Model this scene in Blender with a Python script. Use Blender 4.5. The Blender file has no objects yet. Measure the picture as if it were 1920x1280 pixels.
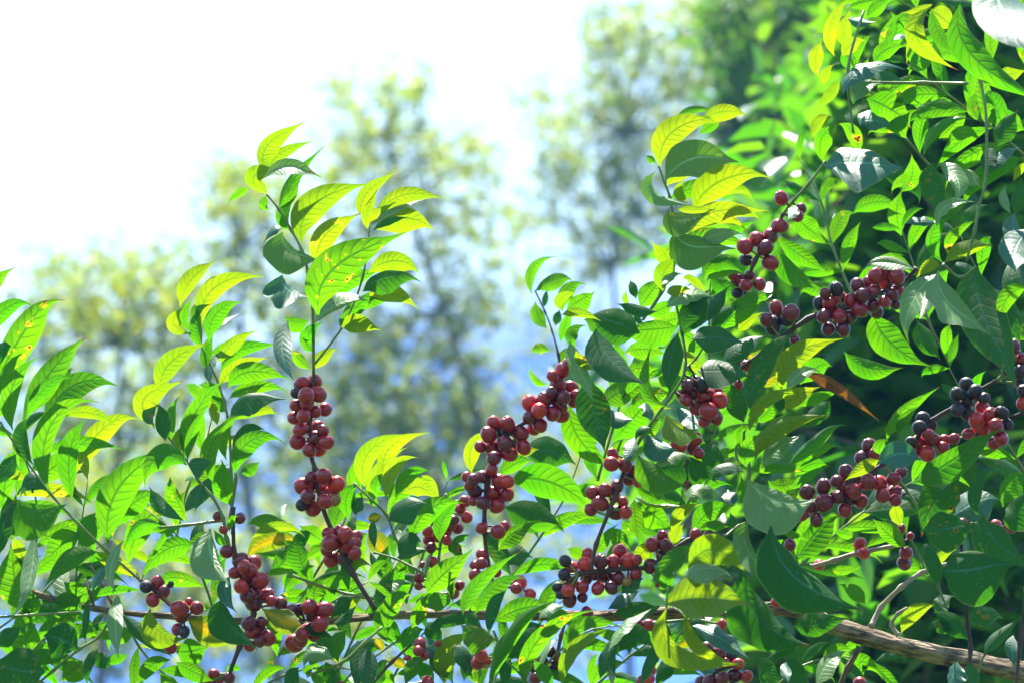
FSTOP, SUNEL, SUNAZ, SUNE, DUST, SKYS, EXPO, HAZE, SKYBAND, AIR, OZ = 8.0, 66, -8, 5.2, 0.0, 0.085, 1.72, 0.0025, 0.66, 0.5, 10.0
import bpy, bmesh, math, random
from mathutils import Vector, Matrix, noise
R = random.Random(7)
C = bpy.context.scene.collection
SC = bpy.context.scene
# ------------------------------------------------------------------ camera
CAM_POS = Vector((0, 0, 1.7)); PITCH = math.radians(14)
FOC = 100.0; SENS = 36.0; D0 = 2.5
cam = bpy.data.cameras.new('camera'); cam.lens = FOC; cam.sensor_width = SENS
cam.clip_start = 0.05; cam.clip_end = 2000
co = bpy.data.objects.new('camera', cam); C.objects.link(co)
co.location = CAM_POS; co.rotation_euler = (math.pi/2 + PITCH, 0, 0)
SC.camera = co
cam.dof.use_dof = True; cam.dof.focus_distance = D0; cam.dof.aperture_fstop = FSTOP
cam.dof.aperture_blades = 0
RX = Vector((1, 0, 0)); FW = Vector((0, math.cos(PITCH), math.sin(PITCH))); UP = RX.cross(FW)
FPX = FOC/SENS*1920
def at(x, y, d):
    return CAM_POS + FW*d + RX*((x-960)*d/FPX) + UP*((640-y)*d/FPX)
def mpp(d): return d/FPX
# ------------------------------------------------------------------ light
SUN_EL, SUN_AZ = math.radians(SUNEL), math.radians(SUNAZ)
SUN = Vector((math.sin(SUN_AZ)*math.cos(SUN_EL), math.cos(SUN_AZ)*math.cos(SUN_EL), math.sin(SUN_EL)))
SCAM = Vector((SUN.dot(RX), SUN.dot(UP), -SUN.dot(FW)))
HCAM = (SCAM + Vector((0, 0, 1))).normalized()
sl = bpy.data.lights.new('sun', 'SUN'); sl.energy = SUNE; sl.angle = math.radians(0.5); sl.color = (1, .95, .86)
so = bpy.data.objects.new('sun', sl); C.objects.link(so)
so.rotation_euler = SUN.to_track_quat('Z', 'Y').to_euler(); so.location = (0, 0, 30)
w = bpy.data.worlds.new('World'); SC.world = w; w.use_nodes = True
nt = w.node_tree; bg = nt.nodes['Background']
sky = nt.nodes.new('ShaderNodeTexSky'); sky.sky_type = 'NISHITA'; sky.sun_disc = False
sky.sun_elevation = SUN_EL; sky.sun_rotation = SUN_AZ; sky.air_density = AIR; sky.dust_density = DUST; sky.ozone_density = OZ
sm = nt.nodes.new('ShaderNodeMix'); sm.data_type = 'RGBA'; sm.blend_type = 'MULTIPLY'; sm.inputs[0].default_value = 1; sm.inputs[7].default_value = (.86, .84, 1.12, 1)
nt.links.new(sky.outputs[0], sm.inputs[6]); nt.links.new(sm.outputs[2], bg.inputs[0]); bg.inputs[1].default_value = SKYS
# bluish bright band added to the sky above the trees, patchy higher up
N_ = nt.nodes.new; tcw = N_('ShaderNodeTexCoord'); sxyz = N_('ShaderNodeSeparateXYZ'); nt.links.new(tcw.outputs['Generated'], sxyz.inputs[0])
cn = N_('ShaderNodeTexNoise'); cn.inputs['Scale'].default_value = 9; cn.inputs['Detail'].default_value = 5; nt.links.new(tcw.outputs['Generated'], cn.inputs['Vector'])
def wm(op, a, b, c=None):
    x = N_('ShaderNodeMath'); x.operation = op
    for i, v in enumerate((a, b, c)):
        if v is None: continue
        if isinstance(v, (int, float)): x.inputs[i].default_value = v
        else: nt.links.new(v, x.inputs[i])
    return x.outputs[0]
def wr(v, a, b):
    x = N_('ShaderNodeMapRange'); x.interpolation_type = 'SMOOTHSTEP'; nt.links.new(v, x.inputs[0]); x.inputs[1].default_value = a; x.inputs[2].default_value = b
    return x.outputs[0]
el = wm('ADD', sxyz.outputs[2], wm('MULTIPLY', wm('SUBTRACT', cn.outputs[0], .5), .16))
el = wm('ADD', el, wm('MULTIPLY', sxyz.outputs[0], -.16))
low = wr(el, .215, .275)
hi = wm('MULTIPLY', wr(sxyz.outputs[2], .7, .45), 1.0)
patch = wr(cn.outputs[0], .46, .58)
fac = wm('MULTIPLY', low, wm('MAXIMUM', hi, patch))
cb = N_('ShaderNodeBackground'); cb.inputs[0].default_value = (.50, .72, 1, 1); cb.inputs[1].default_value = SKYBAND
mx = N_('ShaderNodeMixShader'); nt.links.new(fac, mx.inputs[0]); nt.links.new(bg.outputs[0], mx.inputs[1]); nt.links.new(cb.outputs[0], mx.inputs[2])
nt.links.new(mx.outputs[0], nt.nodes['World Output'].inputs[0])
SC.view_settings.view_transform = 'Standard'; SC.view_settings.look = 'None'
SC.view_settings.exposure = EXPO; SC.view_settings.gamma = 1
SC.cycles.use_denoising = True
SC.cycles.max_bounces = 8; SC.cycles.transmission_bounces = 6; SC.cycles.transparent_max_bounces = 8
SC.cycles.caustics_reflective = False; SC.cycles.caustics_refractive = False
# ------------------------------------------------------------------ materials
def newmat(name):
    m = bpy.data.materials.new(name); m.use_nodes = True
    n = m.node_tree.nodes; n.clear()
    return m, n, m.node_tree.links
def math_(n, l, op, a, b=None, clamp=False):
    x = n.new('ShaderNodeMath'); x.operation = op; x.use_clamp = clamp
    for i, v in enumerate((a, b)):
        if v is None: continue
        if isinstance(v, (int, float)): x.inputs[i].default_value = v
        else: l.new(v, x.inputs[i])
    return x.outputs[0]
def mix_(n, l, f, a, b):
    x = n.new('ShaderNodeMix'); x.data_type = 'RGBA'
    if isinstance(f, (int, float)): x.inputs[0].default_value = f
    else: l.new(f, x.inputs[0])
    for i, v in ((6, a), (7, b)):
        if isinstance(v, tuple): x.inputs[i].default_value = (*v, 1)
        else: l.new(v, x.inputs[i])
    return x.outputs[2]
def smooth(n, l, v, a, b):
    x = n.new('ShaderNodeMapRange'); x.interpolation_type = 'SMOOTHSTEP'
    l.new(v, x.inputs[0]); x.inputs[1].default_value = a; x.inputs[2].default_value = b
    return x.outputs[0]
def noise_(n, l, vec, sc, det=2.0):
    x = n.new('ShaderNodeTexNoise'); x.inputs['Scale'].default_value = sc; x.inputs['Detail'].default_value = det
    if vec is not None: l.new(vec, x.inputs['Vector'])
    return x.outputs[0]
def leaf_mat(name, refl, under, trans, trans2, vein_d, fac=.6, rough=.3, spots=.75, yellow_mid=None, spec=.4, bump=.22):
    m, n, l = newmat(name)
    uv = n.new('ShaderNodeUVMap'); sep = n.new('ShaderNodeSeparateXYZ'); l.new(uv.outputs[0], sep.inputs[0])
    u, v = sep.outputs[0], sep.outputs[1]
    lat = math_(n, l, 'ABSOLUTE', math_(n, l, 'MULTIPLY', math_(n, l, 'SUBTRACT', v, .5), 2.0))
    s = math_(n, l, 'SUBTRACT', math_(n, l, 'MULTIPLY', u, 11.0), math_(n, l, 'MULTIPLY', math_(n, l, 'POWER', lat, 1.25), 1.5))
    saw = math_(n, l, 'MULTIPLY', math_(n, l, 'ABSOLUTE', math_(n, l, 'SUBTRACT', math_(n, l, 'FRACT', s), .5)), 2.0)
    vein = smooth(n, l, saw, .72, .98)
    vein = math_(n, l, 'MULTIPLY', vein, smooth(n, l, lat, 1.0, .55))
    mid = smooth(n, l, lat, .11, .02)
    vv = math_(n, l, 'MAXIMUM', math_(n, l, 'MULTIPLY', vein, .7), mid)
    oi = n.new('ShaderNodeObjectInfo'); rnd = oi.outputs['Random']
    tc = n.new('ShaderNodeTexCoord')
    off = n.new('ShaderNodeVectorMath'); off.operation = 'ADD'; l.new(tc.outputs['Object'], off.inputs[0])
    cmb = n.new('ShaderNodeCombineXYZ'); l.new(math_(n, l, 'MULTIPLY', rnd, 40.0), cmb.inputs[0]); l.new(cmb.outputs[0], off.inputs[1])
    nz = noise_(n, l, off.outputs[0], 40.0, 3.0)
    nz2 = noise_(n, l, off.outputs[0], 260.0, 2.0)
    big = smooth(n, l, nz, .3, .75)
    tr = mix_(n, l, math_(n, l, 'ADD', math_(n, l, 'MULTIPLY', big, .5), math_(n, l, 'MULTIPLY', rnd, .5)), trans, trans2)
    tr = mix_(n, l, math_(n, l, 'MULTIPLY', vv, vein_d), tr, tuple(c*.32 for c in trans))
    geo = n.new('ShaderNodeNewGeometry'); back = geo.outputs['Backfacing']
    rf = mix_(n, l, back, refl, under)
    rf = mix_(n, l, math_(n, l, 'MULTIPLY', vv, .5), rf, tuple(min(1, c*2.2+.02) for c in refl))
    rf = mix_(n, l, math_(n, l, 'MULTIPLY', smooth(n, l, lat, .085, .02), .8), rf, tuple(min(1, c*2.6+.05) for c in refl))
    rf = mix_(n, l, math_(n, l, 'MULTIPLY', big, .35), rf, tuple(c*.6 for c in refl))
    tipm = math_(n, l, 'MULTIPLY', smooth(n, l, math_(n, l, 'ADD', u, math_(n, l, 'MULTIPLY', nz2, .06)), .955, 1.01), smooth(n, l, math_(n, l, 'FRACT', math_(n, l, 'MULTIPLY', rnd, 7.3)), .5, .55))
    tr = mix_(n, l, tipm, tr, (.16, .07, .01)); rf = mix_(n, l, tipm, rf, (.22, .13, .06))
    # brown and yellow blemishes on some leaves
    sp = math_(n, l, 'MULTIPLY', smooth(n, l, noise_(n, l, off.outputs[0], 120.0, 2.0), .68, .74), smooth(n, l, rnd, spots, spots+.03))
    halo = math_(n, l, 'MULTIPLY', smooth(n, l, noise_(n, l, off.outputs[0], 120.0, 2.0), .62, .70), smooth(n, l, rnd, spots, spots+.03))
    tr = mix_(n, l, halo, tr, (.75, .55, .02)); tr = mix_(n, l, sp, tr, (.12, .04, .01))
    rf = mix_(n, l, sp, rf, (.16, .08, .03))
    fine = smooth(n, l, noise_(n, l, off.outputs[0], 420.0, 1.0), .71, .74)
    rf = mix_(n, l, math_(n, l, 'MULTIPLY', fine, .5), rf, (.35, .36, .28))
    rf = mix_(n, l, math_(n, l, 'MULTIPLY', smooth(n, l, lat, .94, 1.0), .6), rf, (.30, .38, .12))
    if yellow_mid:
        ym = math_(n, l, 'MULTIPLY', smooth(n, l, lat, .6, .05), smooth(n, l, nz, .25, .55))
        tr = mix_(n, l, ym, tr, yellow_mid); rf = mix_(n, l, ym, rf, yellow_mid)
    p = n.new('ShaderNodeBsdfPrincipled'); l.new(rf, p.inputs['Base Color'])
    rgh = math_(n, l, 'ADD', math_(n, l, 'MULTIPLY', back, .22), math_(n, l, 'ADD', rough, math_(n, l, 'MULTIPLY', nz2, .12)))
    l.new(rgh, p.inputs['Roughness']); l.new(math_(n, l, 'MULTIPLY', math_(n, l, 'SUBTRACT', 1.0, math_(n, l, 'MULTIPLY', back, .65)), spec), p.inputs['Specular IOR Level'])
    t = n.new('ShaderNodeBsdfTranslucent'); l.new(tr, t.inputs[0])
    bm2 = n.new('ShaderNodeBump'); bm2.inputs['Strength'].default_value = .36; bm2.inputs['Distance'].default_value = .0014
    bmp = n.new('ShaderNodeBump'); bmp.inputs['Strength'].default_value = bump; bmp.inputs['Distance'].default_value = .0012
    h = math_(n, l, 'ADD', math_(n, l, 'MULTIPLY', vv, -.9), math_(n, l, 'MULTIPLY', nz2, .8))
    h = math_(n, l, 'ADD', h, math_(n, l, 'MULTIPLY', math_(n, l, 'MULTIPLY', saw, saw), -.35))
    l.new(h, bmp.inputs['Height']); l.new(bmp.outputs[0], p.inputs['Normal'])
    l.new(h, bm2.inputs['Height']); l.new(bm2.outputs[0], t.inputs['Normal'])
    ms = n.new('ShaderNodeMixShader'); ms.inputs[0].default_value = fac
    l.new(p.outputs[0], ms.inputs[1]); l.new(t.outputs[0], ms.inputs[2])
    o = n.new('ShaderNodeOutputMaterial'); l.new(ms.outputs[0], o.inputs[0])
    return m
M = {}
M['young'] = leaf_mat('young_leaf', (.10, .20, .02), (.12, .20, .03), (.19, .39, .002), (.37, .44, .003), .72, .62, .34, .9)
M['fresh'] = leaf_mat('fresh_leaf', (.04, .14, .02), (.04, .12, .02), (.07, .38, .001), (.19, .46, .001), .8, .6, .36, .75)
M['mature'] = leaf_mat('mature_leaf', (.011, .068, .03), (.016, .075, .022), (.055, .32, .003), (.11, .40, .003), .7, .40, .42, .75, None, .22, .14)
M['pale'] = leaf_mat('lit_top_leaf', (.13, .25, .09), (.10, .19, .05), (.13, .38, .004), (.22, .42, .004), .7, .40, .36, .8)  # sunlit sheen of leaf tops put into a lighter leaf colour
M['skytint'] = leaf_mat('sky_tinted_leaf', (.03, .13, .08), (.06, .16, .13), (.04, .20, .03), (.06, .26, .03), .6, .30, .36, .85, None, .4, .18)  # sky reflection on glossy leaves put into the colour as a bluish tint
M['yellowing'] = leaf_mat('yellowing_leaf', (.14, .18, .03), (.16, .2, .03), (.18, .33, .003), (.30, .36, .004), .5, .5, .35, .3, (.62, .40, .004))
M['dead'] = leaf_mat('withered_leaf', (.22, .09, .03), (.2, .08, .03), (.42, .15, .006), (.10, .035, .006), .4, .5, .5, .2)
def cherry_mat(name, c1, c2, rough=.2):
    m, n, l = newmat(name)
    oi = n.new('ShaderNodeObjectInfo'); tc = n.new('ShaderNodeTexCoord')
    off = n.new('ShaderNodeVectorMath'); off.operation = 'ADD'; l.new(tc.outputs['Object'], off.inputs[0])
    cmb = n.new('ShaderNodeCombineXYZ'); l.new(math_(n, l, 'MULTIPLY', oi.outputs['Random'], 9.0), cmb.inputs[0]); l.new(cmb.outputs[0], off.inputs[1])
    nz = noise_(n, l, off.outputs[0], 1.3, 3.0); fine = noise_(n, l, off.outputs[0], 9.0, 3.0)
    f = math_(n, l, 'ADD', math_(n, l, 'MULTIPLY', oi.outputs['Random'], .5), math_(n, l, 'SUBTRACT', nz, .25), True)
    col = mix_(n, l, f, c1, c2)
    col = mix_(n, l, math_(n, l, 'MULTIPLY', smooth(n, l, fine, .6, .75), .05), col, (.4, .2, .18))
    p = n.new('ShaderNodeBsdfPrincipled'); l.new(col, p.inputs['Base Color'])
    l.new(math_(n, l, 'ADD', rough, math_(n, l, 'MULTIPLY', fine, .25)), p.inputs['Roughness'])
    p.inputs['Subsurface Weight'].default_value = .06; p.inputs['Subsurface Radius'].default_value = (.005, .0012, .0008); p.inputs['Subsurface Scale'].default_value = 1
    p.inputs['Coat Weight'].default_value = .35; p.inputs['Coat Roughness'].default_value = .12
    bmp = n.new('ShaderNodeBump'); bmp.inputs['Strength'].default_value = .12; bmp.inputs['Distance'].default_value = .002
    l.new(fine, bmp.inputs['Height']); l.new(bmp.outputs[0], p.inputs['Normal'])
    o = n.new('ShaderNodeOutputMaterial'); l.new(p.outputs[0], o.inputs[0])
    return m
M['c_r'] = cherry_mat('ripe_cherry_skin', (.42, .011, .016), (.22, .006, .014))
M['c_b'] = cherry_mat('bright_cherry_skin', (.60, .03, .02), (.46, .014, .015))
M['c_d'] = cherry_mat('overripe_cherry_skin', (.20, .007, .02), (.085, .005, .02))
M['c_k'] = cherry_mat('dried_cherry_skin', (.022, .01, .018), (.012, .008, .016), .45)
M['c_g'] = cherry_mat('unripe_cherry_skin', (.30, .12, .03), (.25, .2, .03))
def bark(name, c1, c2, sc, rough=.85, stretch=6.0, bump=.5):
    m, n, l = newmat(name)
    uv = n.new('ShaderNodeUVMap'); mp = n.new('ShaderNodeMapping'); l.new(uv.outputs[0], mp.inputs[0]); mp.inputs['Scale'].default_value = (1, stretch, 1)
    nz = noise_(n, l, mp.outputs[0], sc, 6.0)
    tc = n.new('ShaderNodeTexCoord'); n2 = noise_(n, l, tc.outputs['Object'], 30.0, 4.0)
    f = smooth(n, l, nz, .35, .68)
    col = mix_(n, l, f, c1, c2)
    col = mix_(n, l, math_(n, l, 'MULTIPLY', smooth(n, l, n2, .5, .7), .45), col, tuple(c*1.5 for c in c2))
    p = n.new('ShaderNodeBsdfPrincipled'); l.new(col, p.inputs['Base Color']); p.inputs['Roughness'].default_value = rough
    bmp = n.new('ShaderNodeBump'); bmp.inputs['Strength'].default_value = bump; bmp.inputs['Distance'].default_value = .004
    l.new(nz, bmp.inputs['Height']); l.new(bmp.outputs[0], p.inputs['Normal'])
    o = n.new('ShaderNodeOutputMaterial'); l.new(p.outputs[0], o.inputs[0])
    return m
M['g'] = bark('green_stem', (.10, .17, .03), (.2, .27, .07), 5, .5, 2, .15)
M['w'] = bark('dark_stem', (.035, .02, .022), (.10, .05, .045), 6, .6, 3, .3)
M['b'] = bark('bough_bark', (.07, .05, .032), (.36, .27, .17), 8, .95, 1.8, 1.0)
M['t'] = bark('twig_bark', (.25, .19, .14), (.5, .42, .33), 5, .7, 3, .3)
M['navel'] = bark('cherry_navel', (.05, .03, .015), (.2, .13, .06), 20, .8, 1, .2)
M['trunk'] = bark('far_trunk_bark', (.07, .055, .04), (.18, .15, .12), 3, .9, 4, .6)
# ------------------------------------------------------------------ helpers
def link(o, parent=None):
    C.objects.link(o)
    if parent: o.parent = parent
    return o
def mesh_obj(name, verts, faces, mats, parent=None, uvs=None, smoothf=True, fmat=None):
    me = bpy.data.meshes.new(name); me.from_pydata(verts, [], faces)
    for m in mats: me.materials.append(m)
    if smoothf: me.polygons.foreach_set('use_smooth', [True]*len(faces))
    if fmat: me.polygons.foreach_set('material_index', fmat)
    if uvs:
        ul = me.uv_layers.new(name='UVMap'); d = []
        for f in faces:
            for i in f: d += uvs[i]
        ul.data.foreach_set('uv', d)
    me.update()
    return link(bpy.data.objects.new(name, me), parent)
def empty(name, loc, label, cat, group=None, kind=None):
    o = bpy.data.objects.new(name, None); o.empty_display_size = .05; o.location = loc; C.objects.link(o)
    o['label'] = label; o['category'] = cat
    if group: o['group'] = group
    if kind: o['kind'] = kind
    return o
class Tubes:
    def __init__(s): s.v = []; s.f = []; s.uv = []
    def add(s, pts, rad, sides=8, sub=4, knob=0.0, rough=0.0):
        P = []; Q = []
        n = len(pts)
        for i in range(n-1):
            a, b, c, d = pts[max(i-1, 0)], pts[i], pts[i+1], pts[min(i+2, n-1)]
            for k in range(sub):
                t = k/sub
                P.append(.5*((2*b)+(c-a)*t+(2*a-5*b+4*c-d)*t*t+(3*b-a-3*c+d)*t**3))
                r = rad[i]+(rad[i+1]-rad[i])*t
                if knob: r *= 1+knob*math.exp(-((t-.02)/.1)**2 if k < 2 else -9)
                Q.append(r)
        P.append(pts[-1]); Q.append(rad[-1])
        base = len(s.v); m = len(P); L = 0
        T0 = (P[1]-P[0]).normalized(); N = T0.orthogonal().normalized()
        for i in range(m):
            T = (P[min(i+1, m-1)]-P[max(i-1, 0)]).normalized()
            N = (N-T*N.dot(T)).normalized(); B = T.cross(N)
            if i: L += (P[i]-P[i-1]).length
            for k in range(sides):
                a = 2*math.pi*k/sides
                rr = Q[i]
                if rough: rr *= 1+rough*noise.noise(Vector((math.cos(a)*1.5, math.sin(a)*1.5, L*14)))+rough*.5*noise.noise(Vector((math.cos(a)*4, math.sin(a)*4, L*40)))
                s.v.append(P[i]+(N*math.cos(a)+B*math.sin(a))*rr); s.uv.append((L*10, k/sides))
        for i in range(m-1):
            for k in range(sides):
                k2 = (k+1) % sides
                s.f.append((base+i*sides+k, base+i*sides+k2, base+(i+1)*sides+k2, base+(i+1)*sides+k))
        s.f.append(tuple(base+k for k in reversed(range(sides)))); s.f.append(tuple(base+(m-1)*sides+k for k in range(sides)))
        return P
    def obj(s, name, mat, parent):
        o = parent.location if parent else Vector()
        return mesh_obj(name, [v-o for v in s.v], s.f, [mat], parent, s.uv)
# ------------------------------------------------------------------ leaves
PROF = [(0, .035), (.03, .06), (.06, .16), (.12, .40), (.2, .68), (.3, .90), (.42, 1.0), (.54, .96), (.66, .80), (.76, .56), (.83, .33), (.88, .18), (.93, .085), (.97, .045), (1, .012)]
def prof(t):
    for (a, p), (b, q) in zip(PROF, PROF[1:]):
        if t <= b: return p+(q-p)*(t-a)/(b-a)
    return .01
TARGET = {'Y': -.68, 'G': -.56, 'M': -.26, 'D': -.02, 'S': .14, 'L': .50, 'W': .5, 'B': .24, 'O': -.5, 'X': -.4}
KMAT = {'Y': 'young', 'G': 'fresh', 'M': 'fresh', 'O': 'yellowing'}
TH = [math.radians(a) for a in range(-64, 65, 8)]
AS = [-1.5, -1.1, -.75, -.5, -.3, -.15, 0, .15, .3, .5, .75, 1.1, 1.5]
def solve(d2, kl, kr, wl, wr):
    left = Vector((-d2.y, d2.x, 0))  # camera frame, y up
    best = None
    def cost(n, k):
        if k == 'W': return (1-n.dot(HCAM))*14
        c = (n.dot(SCAM)-TARGET[k])**2*4
        if k == 'B': c += (n.y-.55)**2
        return c
    for a in AS:
        T = Vector((d2.x, d2.y, a)).normalized()
        L = []; Rr = []
        for th in TH:
            S = left*math.cos(th)+Vector((0, 0, math.sin(th)))
            n = T.cross(S).normalized()
            if n.z < 0: n = -n
            L.append((cost(n, kl)+.18*(th/1.1)**2, th))
            S = -left*math.cos(th)+Vector((0, 0, math.sin(th)))
            n = T.cross(S).normalized()
            if n.z < 0: n = -n
            Rr.append((cost(n, kr)+.18*(th/1.1)**2, th))
        tot = wl+wr
        for cl, tl in L:
            for cr, tr in Rr:
                fold = tl+tr
                c = (cl*wl+cr*wr)/tot + .25*a*a + .12*(fold-.35)**2 + (max(0, abs(fold)-1.2)**2)*1.0
                if best is None or c < best[0]: best = (c, a, tl, tr)
    return best[1:]
NU, NV = 22, 4
def leaf(parent, p0, pm, p1, wl, wr, kk, d):
    kl, kr = kk[0], kk[-1]
    mp = mpp(d)
    P0 = Vector((p0[0], -p0[1], 0))*mp; Pm = Vector((pm[0], -pm[1], 0))*mp; P1 = Vector((p1[0], -p1[1], 0))*mp
    c = 2*Pm-.5*(P0+P1)
    chord = P1-P0; d2 = chord.normalized() if chord.length > 0 else Vector((1, 0, 0))
    if abs((Pm-P0).length) > 0: d2 = ((Pm-P0).normalized()*.5+(P1-P0).normalized()).normalized()
    a, tl, tr = solve(d2, kl, kr, wl, wr)
    a = max(-1.6, min(1.6, a+R.uniform(-.08, .08))); Lm = (Pm-P0).length+(P1-Pm).length
    cupl, cupr = R.uniform(.04, .38), R.uniform(.04, .38)
    wav = R.uniform(.03, .10); wf = R.uniform(1.6, 3.6); ph = R.uniform(0, 6.28); ph2 = R.uniform(0, 6.28)
    arch = R.uniform(-.05, .10)*Lm; hook = R.uniform(-.4, 1.0)*.12*Lm*(1 if d2.x > 0 else -1)
    verts = []; uvs = []; org = P0
    rows = []
    for i in range(NU+1):
        t = i/NU; t = t**.92
        B = P0*(1-t)**2+c*(2*t*(1-t))+P1*t*t
        dB = (c-P0)*(2*(1-t))+(P1-c)*(2*t)
        T2 = dB.normalized(); left = Vector((-T2.y, T2.x, 0))
        z = a*Lm*t + arch*4*t*(1-t)
        hk = max(0, t-.74)/.26
        B = B-left*hook*hk*hk
        pr = prof(t); row = []
        for j in range(-NV, NV+1):
            v = j/NV; av = abs(v)
            if j > 0: wd, th, cup, sg = wl*mp/max(.4, math.cos(tl))*1.03, tl, cupl, 1
            else: wd, th, cup, sg = wr*mp/max(.4, math.cos(tr))*1.03, tr, cupr, -1
            off = (left*sg*math.cos(th)+Vector((0, 0, math.sin(th))))*(wd*pr*av)
            nn = Vector((0, 0, 1))*math.cos(th)-left*sg*math.sin(th)
            lift = -cup*wd*pr*av*av + wav*wd*pr*av*av*math.sin(wf*6.28*t+ph+(ph2 if j > 0 else 0)) + .003*wd*pr*av*math.sin((t*11-1.5*av**1.25)*6.28)
            q = B+Vector((0, 0, z))+off+nn*lift
            # midrib groove
            row.append(len(verts)); verts.append(q); uvs.append((t, .5+.5*v))
        rows.append(row)
    faces = []
    for i in range(NU):
        for j in range(2*NV):
            faces.append((rows[i][j], rows[i+1][j], rows[i+1][j+1], rows[i][j+1]))
    # camera frame -> world ; y was measured from pixel row 0, x from column 0
    ctr = CAM_POS+FW*d
    def W(q): return ctr + RX*(q.x-960*mp)+UP*(q.y+640*mp)-FW*q.z
    wv = [W(q) for q in verts]
    n = Vector()
    for f in faces:
        A, Bq, Cq = wv[f[0]], wv[f[1]], wv[f[2]]
        n += (Bq-A).cross(Cq-A)
    if n.dot(SUN) < 0: faces = [tuple(reversed(f)) for f in faces]
    if 'X' in kk: mat = 'dead'
    elif 'O' in kk: mat = 'yellowing'
    elif 'Y' in kk: mat = 'young'
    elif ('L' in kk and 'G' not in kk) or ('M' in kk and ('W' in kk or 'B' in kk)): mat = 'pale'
    elif 'B' in kk or 'W' in kk: mat = 'skytint'
    elif kl in 'GM' or kr in 'GM': mat = 'fresh'
    else: mat = 'mature'
    loc = wv[rows[0][NV]]
    base = parent.location
    o = mesh_obj('leaf', [q-loc for q in wv], faces, [M[mat]], parent, uvs)
    o.location = loc-base
    return o
# ------------------------------------------------------------------ cherries
def cherry_mesh(mat, squash, seed):
    rr = random.Random(seed); v = []; f = []; fm = []; ns = 16
    lat = [(0, .985), (.10, .955), (.17, .97), (.24, .985)]
    rings = [(.10, .955), (.16, .945), (.22, .972), (.30, .965)]
    prof_ = [(.09, .93), (.15, .925), (.20, .975), (.30, .955)]
    for k in range(1, 11):
        a = .30+(math.pi-.30)*k/11
        prof_.append((math.sin(a), math.cos(a)*squash))
    prof_[3] = (.30, .955)
    v.append((0, 0, .95))
    for (r, z) in prof_:
        for s in range(ns):
            an = 2*math.pi*s/ns; q = 1+rr.uniform(-.012, .012)
            v.append((r*math.cos(an)*q, r*math.sin(an)*q*.96, z))
    v.append((0, 0, -squash))
    for s in range(ns): f.append((0, 1+s, 1+(s+1) % ns)); fm.append(1)
    for i in range(len(prof_)-1):
        for s in range(ns):
            a, b = 1+i*ns+s, 1+i*ns+(s+1) % ns
            f.append((a, a+ns, b+ns, b)); fm.append(1 if i == 0 else 0)
    l0 = 1+(len(prof_)-1)*ns
    for s in range(ns): f.append((l0+s, len(v)-1, l0+(s+1) % ns)); fm.append(0)
    me = bpy.data.meshes.new('cherry'); me.from_pydata(v, [], f)
    me.materials.append(mat); me.materials.append(M['navel'])
    me.polygons.foreach_set('use_smooth', [True]*len(f)); me.polygons.foreach_set('material_index', fm); me.update()
    return me
CH = {k: [cherry_mesh(M['c_'+k], s, i) for i, s in enumerate((1.0, 1.08, .94))] for k in 'rbdkg'}
def near(P, x):
    return min(P, key=lambda q: (q-x).length_squared)
def cluster(parent, items, d, stems):
    n = len(items); mp = mpp(d)
    zs = [R.uniform(-.8, .8)*items[i][2] for i in range(n)]
    # the stem runs through the middle: push cherries in front of it or behind it
    for it in range(80):
        mv = False
        for i in range(n):
            for j in range(i):
                dx = items[i][0]-items[j][0]; dy = items[i][1]-items[j][1]
                rs = (items[i][2]+items[j][2])*.97; q = rs*rs-dx*dx-dy*dy
                if q <= 0: continue
                need = math.sqrt(q); dz = zs[i]-zs[j]
                if abs(dz) < need:
                    s = 1 if dz >= 0 else -1
                    h = (need-abs(dz))*.5; zs[i] += s*h; zs[j] -= s*h; mv = True
        if not mv: break
    mz = sum(zs)/n
    pos = [at(x, y, d-(z-mz)*mp) for (x, y, r, k), z in zip(items, zs)]
    T = Tubes(); cen = sum(pos, Vector())/n
    for p, (x, y, r, k) in zip(pos, items):
        q = near(stems, p) if stems else cen
        if (q-p).length > 5*r*mp: q = cen+(p-cen)*.2
        if (q-p).length > r*mp*.9:
            T.add([q, (q+p)/2, p+(q-p).normalized()*r*mp*.9], [.0011, .0009, .0013], 6, 2)
    if not T.v: T.add([cen, cen+Vector((0, 0, .004))], [.0012, .0012], 6, 2)
    o = T.obj('cherry_cluster', M['g'] if R.random() < .5 else M['w'], parent)
    for p, (x, y, r, k) in zip(pos, items):
        c = bpy.data.objects.new('cherry', R.choice(CH[k])); C.objects.link(c); c.parent = o
        c.location = p-parent.location
        q = near(stems, p) if stems else cen
        ax = (p-q)
        ax = ax.normalized() if ax.length > 1e-5 else Vector((0, -1, 0))
        ax = (ax+Vector((R.uniform(-.6, .6), -R.uniform(.0, .9), R.uniform(-.3, .6)))).normalized()
        c.rotation_mode = 'QUATERNION'; c.rotation_quaternion = ax.to_track_quat('Z', 'Y') @ Matrix.Rotation(R.uniform(0, 6), 3, 'Z').to_quaternion()
        s = r*mp*R.uniform(.98, 1.12); c.scale = (s*R.uniform(.97, 1.03), s*R.uniform(.93, 1.02), s*R.uniform(.98, 1.12))
RS = {'b': .58, 'w': .72, 'g': .62, 't': .85}
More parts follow.
